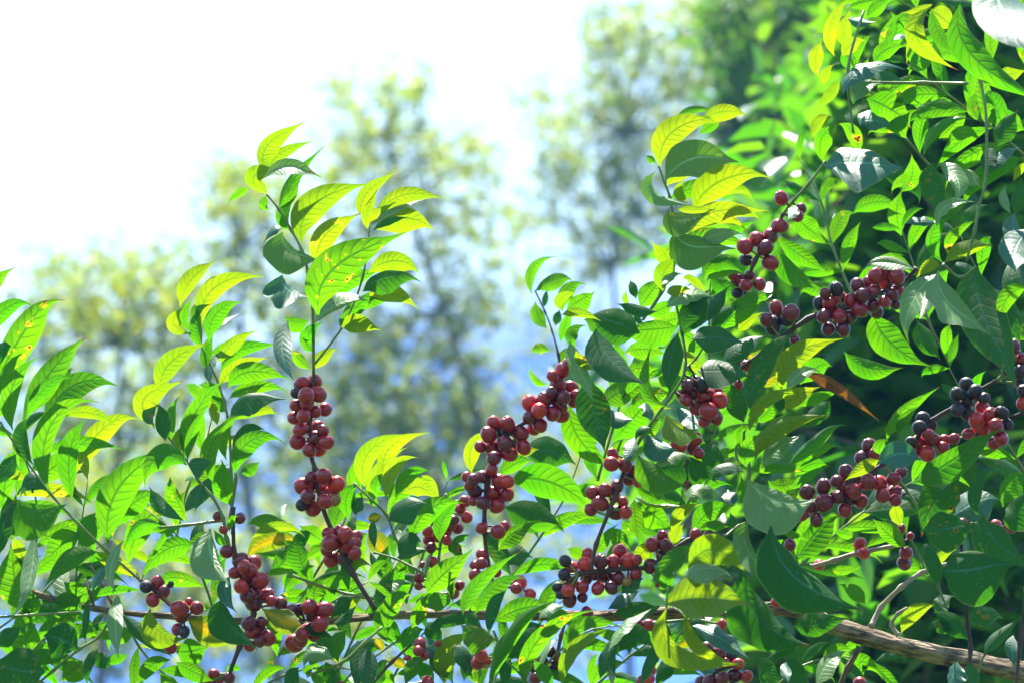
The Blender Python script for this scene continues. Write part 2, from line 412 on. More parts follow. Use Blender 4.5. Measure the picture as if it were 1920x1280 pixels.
DATA = """
@bough|thick pale grey woody bough crossing the foot of the coffee bush, widening towards the right|0.05
S b 9 9 10 10 11 11 12 13 14 16 20 26 29 32 : 30 1100 85 1118 160 1137 250 1150 330 1155 420 1162 540 1166 660 1160 800 1150 960 1152 1160 1152 1470 1140 1560 1172 1700 1212 1930 1262
S b 5 4 3 : 218 1150 195 1100 170 1060
S b 5 4 3 : 178 1142 168 1110 160 1085
S b 4 3 : 225 1152 200 1170
S b 9 8 8 : 1612 1212 1590 1250 1570 1295
S t 6 5 5 4 : 1633 1174 1652 1138 1690 1100 1728 1073 1775 1056
S t 5 4 3 : 1685 1190 1672 1170 1684 1150 1702 1138
@shootA|fruitless shoot at the left edge with long bright green leaves arching to the right|0.0
S g 3 3 4 4 5 : 0 790 40 850 95 925 148 982 200 1032 262 1086
S b 5 5 5 : 262 1086 300 1110 340 1160
S g 3 4 4 4 5 : 60 1290 100 1256 147 1217 185 1193 212 1150
S g 4 4 3 : -10 1156 60 1152 150 1146
S g 2 3 : 45 1235 84 1195
-30 565 -15 535 28 497 12 14 G
-20 740 45 625 103 545 24 26 G .03
5 720 25 678 51 645 8 10 D .02
-40 650 5 585 62 563 14 14 G .04
42 790 85 705 150 627 20 22 M .02
24 806 22 730 70 660 16 14 G -.02
0 740 8 700 40 655 8 12 G
80 805 130 725 213 722 22 24 MD .03
50 785 85 728 140 697 12 12 G .01
93 922 90 805 180 730 22 14 G -.03
137 938 130 850 160 782 21 14 G -.01
140 890 190 808 262 772 16 20 Y .1
120 870 155 832 200 818 14 14 M .08
203 1018 222 915 322 838 32 28 G -.01
215 990 255 940 305 922 16 18 G .06
60 910 110 870 150 860 20 20 G .1
240 1060 270 980 330 940 20 20 G .12
160 1070 200 1060 250 1075 24 20 G .1
30 850 10 880 -12 910 16 14 D
62 870 35 822 45 778 12 12 D
88 920 60 900 34 932 20 18 D
35 935 72 955 122 938 10 42 MS -.02
15 930 35 972 63 1004 22 22 D .02
40 1146 24 1085 18 1020 26 14 M
-10 1050 0 990 15 940 12 15 D
184 1034 132 1058 82 1098 8 32 M -.02
150 1000 115 1022 78 1058 16 24 G .03
62 1000 72 1066 60 1146 9 18 SL -.02
232 1012 216 1058 229 1105 8 13 L -.02
200 1062 182 1080 172 1113 9 9 B
147 1217 110 1196 80 1192 30 32 D -.01
85 1258 30 1256 -20 1240 42 44 D -.02
92 1255 52 1200 50 1112 26 22 G .04
70 1162 56 1128 60 1100 16 16 G .03
68 1170 48 1178 32 1193 7 7 M
38 1175 10 1192 -20 1200 14 14 D
128 1160 141 1182 161 1194 8 14 G
165 1120 165 1160 167 1202 6 6 S
222 1110 228 1162 245 1216 12 13 L -.02
185 1196 178 1165 205 1148 6 6 D
185 1215 168 1242 168 1285 9 9 D
240 1228 216 1235 194 1245 9 8 G
155 1238 135 1256 112 1276 20 16 M .02
180 1220 196 1236 207 1226 13 13 D
20 1170 60 1200 100 1215 18 18 G .08
150 1150 110 1170 95 1205 20 20 M .06
250 1180 225 1190 195 1180 12 16 M .06
-15 700 -5 660 30 640 12 14 D .03
-10 790 0 765 40 740 10 10 G .05
180 960 165 1000 190 1050 18 18 M .05
120 1090 150 1110 190 1120 14 14 G .06
100 1130 130 1125 160 1145 14 14 M .05
@shootB|slightly blurred shoot rising behind the left leaves, with narrow yellow leaves at its tip|0.1
S g 5 4 4 3 3 2 : 437 1000 434 900 428 790 410 720 392 680 372 640
338 576 360 525 408 490 16 11 Y
378 616 403 540 500 516 17 16 Y
356 626 326 606 346 574 12 13 Y
366 606 370 580 402 554 10 8 M
392 642 405 590 456 561 13 17 G
398 632 411 605 446 591 3 6 L
380 652 368 615 376 574 12 9 M
358 622 345 590 366 561 8 8 G
388 692 384 660 400 618 9 10 M
396 722 391 685 420 655 9 9 B
418 682 430 650 484 613 9 16 Y
415 697 450 656 530 650 13 11 G
428 727 470 697 546 711 18 17 G
392 681 425 655 478 640 13 13 G .02
410 721 445 690 505 668 14 12 Y .03
430 790 470 765 525 780 13 14 G .02
426 760 395 730 372 722 10 12 G .01
430 747 475 726 545 726 12 11 G
430 787 465 747 536 752 11 27 D
470 780 495 768 519 775 8 7 Y
408 797 402 770 394 748 9 7 Y
425 772 405 750 385 709 10 14 M
435 847 460 811 495 800 15 15 D
450 885 468 876 488 865 7 13 M
@shootC|left shoot with green upcurved leaves and purple cherries along its dark lower stem|0.0
S g 3 3 4 4 5 6 6 : 300 800 345 856 372 900 398 930 418 970 425 1010 445 1060
S g 3 4 5 : 436 860 442 900 428 985
S g 4 4 5 : 300 988 345 984 415 975
S w 5 5 6 6 6 5 : 437 950 440 1040 460 1100 476 1150 450 1210 430 1262
C 452 1050 13 d;475 1055 15;441 1073 9;468 1071 14;469 1087 14 d;489 1087 14;452 1099 14 b;485 1110 16;501 1114 12;509 1126 10;526 1130 12 d;464 1116 14 d;475 1129 15 d;425 1033 12 d;458 1062 12
C 466 1168 12 d;482 1179 14;501 1195 14;468 1210 9;486 1202 9 d;473 1186 9;490 1165 10 d
C 450 971 9 d;408 967 8 d;419 992 7
C 385 1277 11;401 1263 9;411 1272 10;430 1270 10 d;395 1280 9
300 736 320 680 392 642 18 18 Y .02
290 802 272 745 348 719 14 32 Y -.02
290 796 275 775 296 750 10 11 D -.03
310 826 302 790 293 754 13 13 D -.03
320 829 318 790 331 735 10 9 G .02
347 860 363 780 418 705 17 15 G
352 863 360 810 396 755 8 10 G -.02
345 859 332 830 341 794 9 10 Y .01
402 906 394 840 444 775 15 13 G
425 862 420 810 453 772 12 9 G .02
440 892 465 830 536 816 16 18 G -.02
433 947 420 905 424 862 20 15 G .02
350 871 300 856 261 912 20 22 M -.03
353 870 371 866 401 865 9 21 DS -.03
375 886 360 890 344 903 6 5 L
382 905 378 930 367 957 7 6 S
352 979 330 930 317 892 19 7 G
345 975 297 942 285 914 11 9 S -.02
303 985 260 984 232 1031 19 8 GM
370 1025 312 1030 257 1086 19 16 G
345 985 305 1010 281 1072 5 5 G -.02
395 990 404 1040 443 1081 11 33 SL -.03
392 995 370 1015 344 1041 11 11 M
430 996 433 975 446 964 6 7 G -.03
424 1021 412 1010 402 991 7 7 G
432 1080 427 1106 451 1142 10 13 WS -.03
418 1120 430 1165 492 1202 12 24 S -.04
352 1162 400 1182 446 1206 23 27 O -.02
565 1170 530 1164 487 1138 20 24 OD -.04
282 1140 300 1182 353 1196 8 26 YM -.03
330 1220 360 1220 391 1210 22 24 G .05
320 1236 280 1250 264 1292 13 13 G
330 1240 365 1260 402 1276 13 15 G
425 1258 437 1250 456 1256 6 7 G
560 1000 500 975 465 985 14 12 M .03
560 1010 500 1015 455 1050 16 20 O .06
470 1010 520 985 575 1000 8 9 Y -.01
500 1080 540 1040 530 1010 20 20 M .05
590 1060 555 1075 530 1110 16 14 M .05
300 1260 320 1285 330 1300 12 12 G
@shootCf|short brown twig on the left bough with a loose bunch of plump red cherries|-0.02
S b 4 4 5 : 262 1086 300 1116 345 1160
C 274 1099 12 k;295 1092 13;308 1108 12 d;286 1124 12;320 1095 5 k
C 337 1141 15;369 1139 13;340 1153 13;354 1127 6;333 1179 9;346 1184 10 k;320 1214 11
@shootD|tall straight shoot, leaves on top and five bunches of cherries down its dark stem|0.0
S w 6 6 6 6 6 6 6 6 : 588 705 580 780 583 850 591 880 602 940 625 1000 660 1072 704 1142
S g 3 3 4 4 5 5 5 : 500 365 522 392 546 432 566 470 578 512 586 560 588 705
S g 2 3 3 4 : 693 425 680 520 645 608 590 682
C 567 720 14;590 715 13;574 741 14;596 738 14;556 736 9 k;556 760 12;609 767 13;591 771 12;569 779 13;552 783 12;576 757 12
C 564 804 13;595 802 13;606 806 10;558 827 15;591 822 14 d;612 828 13;580 844 13;597 842 12
C 569 911 15;593 909 13 d;607 892 15;631 907 14 b;619 915 14;577 930 13 d;566 946 11 k;587 953 14;609 939 14;622 924 14;626 936 12 g;583 894 9 d
C 616 1000 11;637 995 12;647 1001 14;667 1006 12;620 1017 15;649 1020 15;665 1019 12;622 1048 15;648 1047 15 d;665 1036 12;613 1030 11
C 579 1137 13;608 1142 14;587 1151 13 b;560 1142 12 k;600 1169 15;579 1182 16;566 1189 13;552 1205 15;563 1200 13;591 1190 12;545 1144 11 d
498 326 503 270 580 230 11 20 Y
503 326 527 287 592 265 8 12 Y .01
543 427 540 350 607 270 12 10 M .02
495 332 545 312 601 338 14 14 ML -.02
487 362 480 328 541 324 15 13 Y -.01
466 354 448 362 424 381 7 7 G
500 366 495 385 506 392 7 8 G
530 430 512 432 495 458 8 7 B
530 436 546 470 606 485 8 36 MB -.02
530 516 540 542 580 556 8 28 B -.01
578 601 553 604 535 591 17 8 G
541 600 534 655 560 713 15 15 B -.01
580 692 560 672 549 654 10 9 G
566 457 588 385 696 342 25 23 Y .01
592 502 613 440 679 404 17 19 Y
597 592 630 502 768 439 38 35 G -.07
690 512 740 490 791 510 16 22 Y .03
680 547 722 520 791 516 11 24 D -.02
690 562 730 550 788 577 17 15 Y .01
588 608 635 570 693 560 22 5 SL -.03
590 641 580 625 606 600 11 11 G
586 562 640 530 720 508 22 18 G .035
588 660 572 640 566 612 9 12 G .01
588 692 605 668 632 650 10 12 Y .01
640 612 668 575 712 552 12 14 G .02
545 432 528 412 520 385 9 8 G .02
502 366 478 345 455 338 8 10 Y .02
690 430 690 395 712 350 9 10 Y .03
660 575 700 560 750 545 12 14 G .03
522 392 545 368 560 335 8 9 G .02
640 613 670 610 716 618 19 13 Y
638 613 650 590 686 570 6 11 G
675 407 690 360 746 325 12 11 Y .02
700 412 758 366 833 379 13 15 Y .02
690 427 740 388 801 375 5 8 L
700 432 758 410 816 431 19 24 Y .01
700 432 730 413 766 408 6 7 D -.01
693 421 705 400 716 388 7 7 Y
@shootDm|small sprig of yellow green leaves fanned upright, right of the tall cherry stem|0.02
S g 3 3 4 4 4 : 664 905 695 935 725 965 738 1000 752 1030
S g 3 3 4 4 : 700 1035 740 1046 780 1066 800 1082
S g 4 4 5 5 : 548 1078 600 1097 660 1115 708 1122
690 919 690 850 771 805 15 17 Y
722 902 730 840 807 808 11 15 Y -.01
725 936 735 880 783 847 11 13 Y -.02
742 931 765 890 808 877 11 13 G -.01
755 926 786 913 816 936 15 15 Y .01
695 936 712 880 762 835 11 13 Y .03
725 966 760 915 812 895 12 14 G .02
680 921 668 880 690 845 9 10 G .03
738 1000 770 960 820 945 13 14 G .03
710 951 690 930 668 925 9 9 G .01
710 931 705 905 729 882 9 9 G
730 936 738 915 756 895 5 7 M
728 976 760 950 803 937 20 30 D -.03
668 966 670 945 694 934 11 13 S
660 1012 658 985 668 960 8 7 S
655 976 650 930 676 909 13 15 G .01
625 991 641 950 661 920 22 11 M .04
715 966 700 970 687 970 9 9 O
700 971 700 1000 707 1027 7 7 S
725 1041 705 1015 690 990 15 19 O .08
740 1001 750 985 776 973 6 7 L
775 1010 798 960 871 930 20 19 G -.02
825 1016 830 975 866 935 13 12 G -.02
750 1050 766 1016 791 1010 19 19 D -.02
575 1081 560 1040 553 1008 19 15 M
605 1016 585 1000 560 985 15 15 G .03
610 1026 590 1035 574 1051 7 11 G
595 1136 590 1105 619 1080 13 19 M
630 1131 620 1110 636 1080 11 15 G .02
665 1086 665 1058 701 1056 15 8 DY -.03
690 1000 670 1030 690 1080 14 14 G .06
640 1080 655 1100 680 1120 14 14 G .05
745 1100 720 1060 735 1020 14 14 M .05
760 1130 745 1090 770 1060 14 12 G .05
620 1160 641 1131 666 1115 11 13 D
625 1168 645 1156 669 1130 7 9 S -.01
725 1162 716 1112 746 1065 13 13 S -.02
728 1187 735 1132 776 1107 15 15 G -.03
745 1212 718 1160 766 1115 17 11 M -.04
772 1177 788 1145 801 1105 13 11 G
795 1138 823 1124 853 1129 13 16 GM -.03
800 1112 833 1075 891 1030 21 19 G -.03
755 1216 770 1190 796 1178 15 13 M
830 1211 810 1180 800 1168 13 13 D
790 1190 806 1210 827 1221 11 15 B -.02
835 1285 838 1220 882 1183 17 21 Y -.04
@shootDb|low shadowy sprig at the bottom edge with a dark stem and deep green leaves|-0.03
S g 4 4 4 4 : 575 1266 640 1241 682 1205 716 1175
S g 3 4 : 660 1260 745 1200
S w 4 4 3 : 690 1290 735 1240 780 1200
C 788 1205 10;784 1219 8;795 1227 8;765 1233 5;821 1205 5
C 802 1278 9;790 1284 8;640 1284 7
627 1236 585 1222 565 1252 18 16 ML -.03
570 1262 576 1255 591 1242 8 8 G -.03
625 1233 605 1210 592 1199 11 17 M
670 1200 675 1240 670 1290 15 15 D
690 1210 692 1250 690 1295 15 15 D
760 1251 745 1240 724 1234 9 9 O .03
718 1221 710 1205 704 1194 9 9 O .03
760 1285 775 1246 799 1240 13 13 M -.02
560 1250 545 1270 540 1295 14 14 D
610 1240 625 1265 640 1290 14 14 D .02
650 1180 630 1210 640 1240 14 14 M .03
720 1240 700 1265 690 1295 16 16 D .02
800 1220 830 1240 850 1280 16 16 D .02
780 1240 800 1262 810 1290 12 12 M .04
740 1190 770 1215 800 1235 14 14 G .05
740 1280 720 1270 700 1280 12 14 G .06
600 1290 600 1265 615 1240 10 10 M .04
@shootT|thin out of focus twig, a few small leaves against the white sky mid picture|0.3
S w 3 3 2 2 2 : 1052 715 1047 665 1035 620 1022 585 1003 545
998 553 998 505 1044 476 8 9 G
1003 546 1040 525 1074 520 11 15 M
1026 616 1008 590 1006 564 12 11 M
1020 576 1022 560 1026 540 5 5 D
1050 642 1060 610 1073 575 9 9 G
1041 611 1045 595 1050 580 7 7 D
1031 659 1010 651 996 663 11 7 M
1028 719 1004 712 990 680 6 6 G
1048 690 1058 665 1075 650 8 8 M
@shootE|branch drooping down the middle, densely packed with red and purple cherries in five bunches|0.0
S w 6 6 6 6 6 6 6 5 5 : 1065 672 1035 745 1010 775 955 810 935 845 914 905 908 985 915 1055 925 1095
C 1054 694 13;1036 704 11;1046 721 14;1069 727 13;1034 736 11 d;1057 745 13 d;1075 750 13;1065 683 11;1047 757 10;1080 740 10
C 994 756 14 b;1021 748 13;1011 769 14 b;992 783 12 d;1012 796 13;1000 803 11;1037 775 14;1052 778 12;1053 763 8
C 926 793 12;952 794 12;944 811 12 k;916 814 14;901 837 11;923 839 13;947 831 13 d;968 829 11 g;982 838 13;926 858 13 d;954 850 14;977 812 13
C 905 893 13 d;875 893 9;888 898 9 d;922 880 11;936 902 14;951 902 12 b;890 920 12 d;926 926 14;951 926 12;887 939 8;905 942 12 d;932 948 13;880 910 8
C 903 989 11;934 996 14;946 986 10
C 905 1039 11;903 1055 10;892 1059 9;892 1078 9;931 1072 8
C 974 1092 13 b;994 1114 10 b;968 1102 9
955 903 1030 903 1117 956 32 27 G .02
945 950 1000 965 1062 986 24 24 D .04
990 986 1020 985 1046 982 6 9 G .03
935 1031 960 1000 1009 974 11 17 GD .02
950 1061 966 1040 1001 1040 20 19 D .03
885 887 884 840 916 800 11 15 Y .04
935 891 965 870 1001 860 15 11 G .03
960 851 985 845 1011 840 9 9 O .06
980 851 1030 845 1081 870 26 26 D .1
1068 756 1086 822 1152 881 20 22 G .03
900 1000 930 1010 960 1050 12 12 D .06
@shootEl|half hidden stem beside the central cherry branch, bearing small scattered red cherries|0.05
S g 3 4 4 4 : 836 925 827 1010 822 1050 812 1110
C 863 953 10;871 939 9;875 969 10 b;858 989 11;848 975 11 d;845 985 9
C 812 978 6;802 996 8 b;838 997 7;838 1012 8 b;805 1011 11;808 1026 8 d;822 1005 9
C 813 1054 9 b;838 1058 8 b;793 1058 6;786 1083 8;785 1098 6;810 1077 8;861 1097 8;850 1112 9
870 1045 850 1025 845 1010 8 12 D
790 1085 800 1050 818 1028 5 5 L -.02
880 1000 860 1010 845 1012 6 6 G
780 1100 760 1070 770 1030 16 16 M .05
830 1120 805 1090 810 1050 10 10 G .02
@shootF|centre shoot of hanging dark teal leaves over a stem with cherry bunches|-0.02
S g 3 4 4 4 5 5 : 1265 560 1278 620 1285 690 1256 745 1205 815 1175 875
S w 5 5 5 5 : 1178 860 1145 950 1118 1020 1108 1070
S g 3 3 3 : 1285 690 1305 672 1322 645
C 1149 851 9;1146 869 14;1172 871 13;1179 896 13 d;1196 902 10 b;1157 911 12 d;1189 880 8
C 1112 923 13;1135 918 12;1125 943 13;1108 955 12;1155 960 13 d;1173 960 12 b;1168 940 10 b;1152 930 9
C 1290 722 11 d;1307 715 11 k;1317 720 12 k;1301 736 13 d;1280 740 11;1286 750 11;1325 742 14;1345 737 11;1350 750 14 b;1306 765 13;1329 770 15;1342 782 13;1320 790 9
C 1265 820 9;1277 820 10;1304 822 12;1272 834 12 b;1299 840 13 b;1310 849 10;1287 905 8
1055 585 1060 545 1099 525 9 15 M
1052 582 1052 560 1086 547 9 9 Y -.02
1062 582 1086 565 1117 548 11 21 G .01
1053 591 1085 588 1128 600 9 7 Y -.02
1080 656 1068 625 1101 604 7 15 M
1200 624 1155 605 1100 587 32 32 D -.01
1271 613 1220 618 1160 622 32 15 G .01
1232 584 1190 580 1160 564 11 11 D -.02
1118 615 1143 672 1210 719 24 32 S -.03
1068 640 1084 690 1119 753 15 10 SL -.04
1080 656 1096 680 1136 693 9 9 Y -.05
1100 705 1114 775 1136 840 27 28 D -.01
1150 826 1188 782 1216 755 19 27 G .02
1130 761 1165 735 1216 725 20 20 M .12
1140 766 1160 780 1185 783 9 13 W
1252 762 1210 725 1229 643 9 11 M -.02
1272 623 1254 680 1248 738 17 14 D -.01
1278 631 1300 580 1331 540 15 21 D
1200 577 1220 550 1241 520 19 15 G .02
1193 561 1188 540 1183 524 7 7 S
1180 571 1172 560 1177 544 5 5 Y
1212 812 1236 834 1268 838 12 22 WS -.02
1190 820 1181 842 1165 866 9 13 BW -.02
1195 850 1230 893 1288 909 19 27 SM -.03
1222 879 1264 850 1302 862 5 10 L -.03
1230 881 1290 876 1352 896 20 24 D
1250 776 1274 801 1319 814 7 23 YL -.04
1268 761 1290 786 1311 801 13 12 SW -.02
1222 791 1214 766 1197 764 11 9 B
1220 801 1200 806 1190 826 7 7 S -.02
1250 760 1262 735 1275 715 8 8 M
1205 830 1225 800 1240 780 9 9 M
1095 600 1120 610 1140 650 12 14 M .03
1130 830 1100 800 1080 770 14 14 G .06
1180 700 1200 690 1235 690 14 20 G .1
1230 700 1270 720 1300 700 16 16 G .12
1170 660 1210 655 1250 665 14 16 G .1
1290 800 1250 850 1230 900 16 16 G .1
1360 880 1330 850 1300 850 20 20 D .08
1180 760 1220 740 1260 740 16 20 M .12
@shootFl|low centre branch crowded with the biggest cherry bunch, ripe red among near black|-0.01
S w 6 6 6 : 1085 1075 1150 1066 1215 1064
S w 4 5 5 : 1215 1064 1290 1012 1360 1004
S g 3 4 4 : 1360 1004 1385 985 1420 972
C 1060 1051 11 k;1072 1063 12 b;1097 1057 14 b;1102 1038 10;1058 1076 9 k;1068 1092 14 b;1046 1100 9 k;1092 1100 11;1099 1085 9 d;1068 1124 12 d;1092 1119 10 d;1051 1114 7 k;1065 1106 11 b
C 1126 1052 13 d;1150 1052 12;1163 1033 13;1178 1050 14 b;1194 1049 10;1114 1076 11 d;1132 1078 12 d;1159 1083 13 d;1146 1101 12 d;1121 1102 12;1192 1076 10;1176 1090 8 g
C 1242 1004 10;1223 1020 12;1249 1023 12 d;1240 1040 10 d;1219 1060 12 d;1233 1090 10;1237 1078 10 d
C 1305 1001 9;1330 1002 8 d;1340 1004 6 k
C 1101 1148 11 d;1109 1161 7
1098 1046 1080 1035 1063 1025 10 10 G
1118 1036 1130 1015 1156 975 9 11 G .05
1135 1046 1160 1025 1181 1020 9 9 G .05
1190 935 1190 970 1201 1026 13 9 M .02
1195 940 1225 965 1266 996 19 23 G .02
1190 930 1230 946 1291 945 6 4 WY -.01
1190 910 1225 930 1261 938 13 11 M
1230 1026 1205 1035 1190 1061 13 13 Y
1296 1025 1254 1050 1214 1108 15 13 SM -.03
1262 1001 1274 960 1316 945 9 13 Y -.02
1288 943 1310 915 1352 925 9 13 LW -.02
1262 1021 1270 1000 1279 980 13 9 Y -.03
1366 986 1335 985 1307 993 9 9 GD
1396 885 1355 880 1314 911 9 13 S -.02
1385 926 1366 930 1352 930 9 11 W -.02
1403 956 1392 920 1388 887 9 11 G -.02
1403 897 1453 936 1530 938 19 36 ML -.05
1390 1011 1378 985 1375 960 9 9 S
1405 970 1400 1032 1463 1086 10 20 ML -.05
1250 1122 1249 1085 1261 1054 11 13 G -.05
1140 1141 1170 1120 1206 1105 9 11 W
1165 1111 1185 1095 1206 1080 13 9 S
1150 1151 1190 1140 1236 1135 12 14 D .01
1300 1000 1330 960 1380 950 18 18 G .1
1200 1000 1180 990 1170 970 14 14 G .1
1420 960 1440 985 1470 1000 12 12 G .04
1240 1000 1210 985 1200 960 12 12 M .08
1320 1040 1360 1030 1400 1050 20 20 D .04
1140 1000 1160 1005 1185 1030 12 14 M .06
1210 910 1250 920 1300 960 12 16 D .05
@shootFd|pair of very large dark green leaves hanging side by side over the thick bough|-0.06
S g 4 4 4 : 1420 972 1446 984 1470 975
1446 985 1487 1078 1612 1131 34 46 SD -.03
1390 1070 1424 1157 1512 1208 32 46 D -.01
1490 1172 1530 1170 1592 1155 20 15 D .02
1622 1131 1602 1110 1575 1090 11 13 G
1452 990 1480 1000 1521 1013 7 5 G -.02
1470 1010 1440 1040 1440 1080 14 14 G .05
1500 1200 1470 1215 1433 1236 9 9 S .01
@shootFy|sprig of yellow leaves close by, one large blade folded like a beak|-0.2
S g 3 3 4 : 1252 1100 1250 1132 1248 1165
1248 1131 1318 1120 1410 1131 42 24 YL -.01
1290 1066 1338 1030 1397 1076 27 22 YM
1280 1081 1320 1064 1379 1075 11 15 LW
1250 1140 1266 1218 1402 1246 10 24 YM
1287 1145 1308 1212 1396 1249 11 11 Y .01
@shootG|tall centre right shoot with yellow topmost leaves curling to the right|0.0
S g 3 3 4 4 5 5 5 : 1235 312 1246 342 1256 372 1263 420 1266 470 1242 545 1205 600
1262 231 1300 205 1341 212 7 7 M .03
1315 226 1358 210 1402 216 13 15 Y .03
1310 251 1335 235 1353 221 11 9 G .02
1238 313 1262 248 1356 217 23 21 Y
1248 337 1304 296 1389 304 40 24 MW -.03
1300 396 1349 342 1444 322 27 23 Y .01
1345 376 1380 355 1417 373 9 7 Y .02
1298 437 1344 397 1442 401 17 19 Y
1370 406 1400 400 1428 409 5 6 Y .02
1228 322 1226 364 1300 386 12 16 LM -.03
1290 376 1275 360 1283 334 11 6 Y .01
1270 393 1300 394 1343 396 7 6 Y -.03
1256 396 1274 406 1332 400 7 28 MB -.02
1230 306 1220 298 1212 291 6 6 M
1256 374 1310 352 1385 352 15 15 G .03
1263 421 1330 405 1405 425 16 14 Y .03
1266 471 1330 445 1410 465 17 16 G .03
1250 350 1280 320 1330 310 12 14 Y .03
1262 500 1240 480 1225 450 10 11 Y .02
1265 433 1300 462 1375 455 22 36 MB -.02
1315 451 1345 440 1396 431 11 9 MW
1318 526 1345 490 1397 516 15 17 M
1325 526 1355 505 1393 516 9 13 G .01
1255 491 1245 475 1240 464 11 11 Y
1258 476 1262 455 1268 434 7 7 G
1243 546 1245 510 1276 484 15 21 Y -.01
1240 536 1256 518 1284 510 5 6 LW -.03
1250 549 1268 545 1302 540 9 9 Y -.02
1250 578 1290 552 1347 555 15 9 WL -.04
1280 621 1298 580 1337 550 17 15 D -.02
1320 606 1340 570 1369 536 13 13 S -.01
1335 616 1355 590 1391 570 13 11 D
1350 621 1394 576 1458 544 17 19 G .02
1385 621 1400 605 1431 582 9 9 Y .03
1298 636 1340 632 1397 641 23 19 S -.03
1308 696 1350 694 1410 698 24 31 S -.03
1355 681 1390 650 1437 628 17 17 S
1300 480 1330 480 1370 490 14 14 G .04
1300 560 1280 590 1300 640 14 14 G .06
1210 590 1240 580 1270 560 12 12 G .03
1230 620 1260 600 1290 600 14 14 G .06
1290 660 1310 650 1340 660 12 12 G .06
1330 520 1360 540 1400 560 14 14 M .06
@shootK|clump of long yellow green leaves sweeping right, just right of the centre|-0.03
S g 4 4 4 : 1405 960 1405 880 1400 830
1411 762 1430 682 1502 611 16 20 D -.01
1465 732 1489 665 1582 637 17 19 YM -.01
1475 731 1500 700 1542 692 11 9 ML -.02
1505 700 1566 722 1647 791 8 12 X .01
1405 812 1434 750 1520 729 9 13 Y -.01
1420 791 1440 770 1466 740 11 15 G .01
1455 777 1462 755 1469 738 9 9 D -.01
1465 766 1490 745 1537 722 15 13 YM .01
1500 761 1530 745 1577 734 9 11 G .02
1415 862 1454 796 1557 778 13 23 LY -.04
1400 876 1400 840 1432 810 13 17 G -.02
1430 876 1460 840 1507 817 17 9 ML -.03
1475 876 1525 825 1582 785 9 15 LG -.01
1490 881 1530 845 1577 832 11 11 G
1490 891 1520 870 1552 870 13 13 G .01
1415 806 1440 790 1467 775 9 9 S
1385 841 1382 815 1395 794 7 9 G
1388 871 1390 840 1401 800 9 9 S .01
1395 791 1385 755 1378 714 19 15 D .03
1403 880 1450 877 1517 885 9 9 G -.03
1483 916 1510 895 1560 866 7 9 G
1490 1052 1530 1000 1572 958 15 23 GD .02
1440 900 1470 910 1510 890 12 14 M .04
1420 720 1450 700 1470 650 14 14 O .04
1400 660 1430 670 1460 640 14 18 O .06
1500 720 1530 690 1560 680 18 16 G .06
1500 800 1540 770 1560 750 14 14 D .05
1470 950 1440 930 1420 900 12 14 D .03
1520 960 1490 930 1470 920 12 12 G .05
@shootH|cherry branch at upper right hung with a loose string of round red cherries|0.03
S g 4 4 4 5 : 1548 303 1516 345 1490 374 1468 402
S w 4 5 5 5 : 1468 402 1450 440 1415 490 1396 550
C 1465 372 13;1502 392 9 d;1495 405 11
C 1462 424 13;1445 443 13;1419 449 13;1397 462 14;1435 465 13 d;1399 487 11 k;1444 493 13
C 1405 517 9 d;1383 526 11 d;1398 535 12;1424 533 12;1374 517 8;1383 550 9 k
1490 385 1485 400 1471 413 9 10 W -.02
1490 400 1516 430 1547 446 20 17 G .02
1458 446 1500 480 1552 511 15 13 G .01
1460 461 1482 512 1542 536 15 19 M
1545 312 1610 306 1690 321 42 38 SW -.03
1543 304 1540 260 1576 234 11 19 G
1612 236 1635 225 1682 241 19 15 B -.02
@shootI|short dark branch on the right with a long thick bunch of wine red cherries|0.02
S w 5 5 6 6 6 5 : 1718 503 1690 532 1640 552 1580 580 1515 598 1390 690
C 1568 542 12 k;1547 551 10 d;1556 569 14;1537 569 11 k;1576 558 11;1595 564 13;1545 593 13 d;1573 593 13;1592 595 12 d;1553 617 12 d;1581 617 13 d
C 1612 581 14;1617 554 13 d;1608 535 12 d;1627 530 11;1641 518 13;1638 547 11;1659 530 12 b;1682 519 15;1637 573 13 d;1644 586 11 d;1659 566 11;1684 545 10;1672 552 12 d;1679 571 10 d;1660 509 11
C 1455 576 12;1459 589 12 d;1437 600 11 d;1484 586 15 d;1449 610 15 k;1475 600 12 k;1490 637 8 d
C 1400 685 10;1384 721 8
1714 505 1665 492 1620 497 9 13 WM -.02
1640 586 1664 640 1737 691 27 25 M .02
1583 659 1630 690 1692 685 15 17 M .02
1720 600 1735 640 1760 670 18 18 D .06
@shootJ|long slanting branch at right carrying red cherries, blackened dry ones at its upper end|0.0
S w 5 5 5 6 6 5 5 : 1866 714 1830 735 1790 762 1745 790 1690 850 1600 900 1480 978
S w 5 5 5 : 1930 768 1880 790 1830 815
C 1812 720 12 k;1794 738 12 k;1829 734 13 k;1845 746 9 k;1810 752 13 k;1796 767 12 k;1814 775 12 k
C 1730 784 12 k;1724 801 12 k;1745 796 11 k;1708 828 9 k
C 1739 812 11;1748 823 13;1723 831 14 b;1738 850 14 b;1771 825 11;1789 822 10;1768 838 11;1712 845 11
C 1843 766 13;1856 779 14;1831 787 14 b;1838 801 14 b;1867 798 14;1815 813 11;1877 821 13;1863 830 12;1879 773 11 k;1889 795 9 k
C 1918 756 12 b;1900 649 12 d;1887 659 10;1902 663 12 d;1916 673 12;1891 689 12 d;1912 697 14 k;1914 718 12 k;1918 732 9 k
C 1630 835 14 d;1640 849 10;1616 858 12 d
C 1627 903 14;1649 905 14 b;1655 928 13;1674 924 14;1676 897 12;1690 885 10 d;1679 937 11
C 1586 884 12 d;1569 901 11 d;1580 911 13;1600 920 14;1572 931 11 d;1589 937 12 d;1584 956 13;1614 939 12
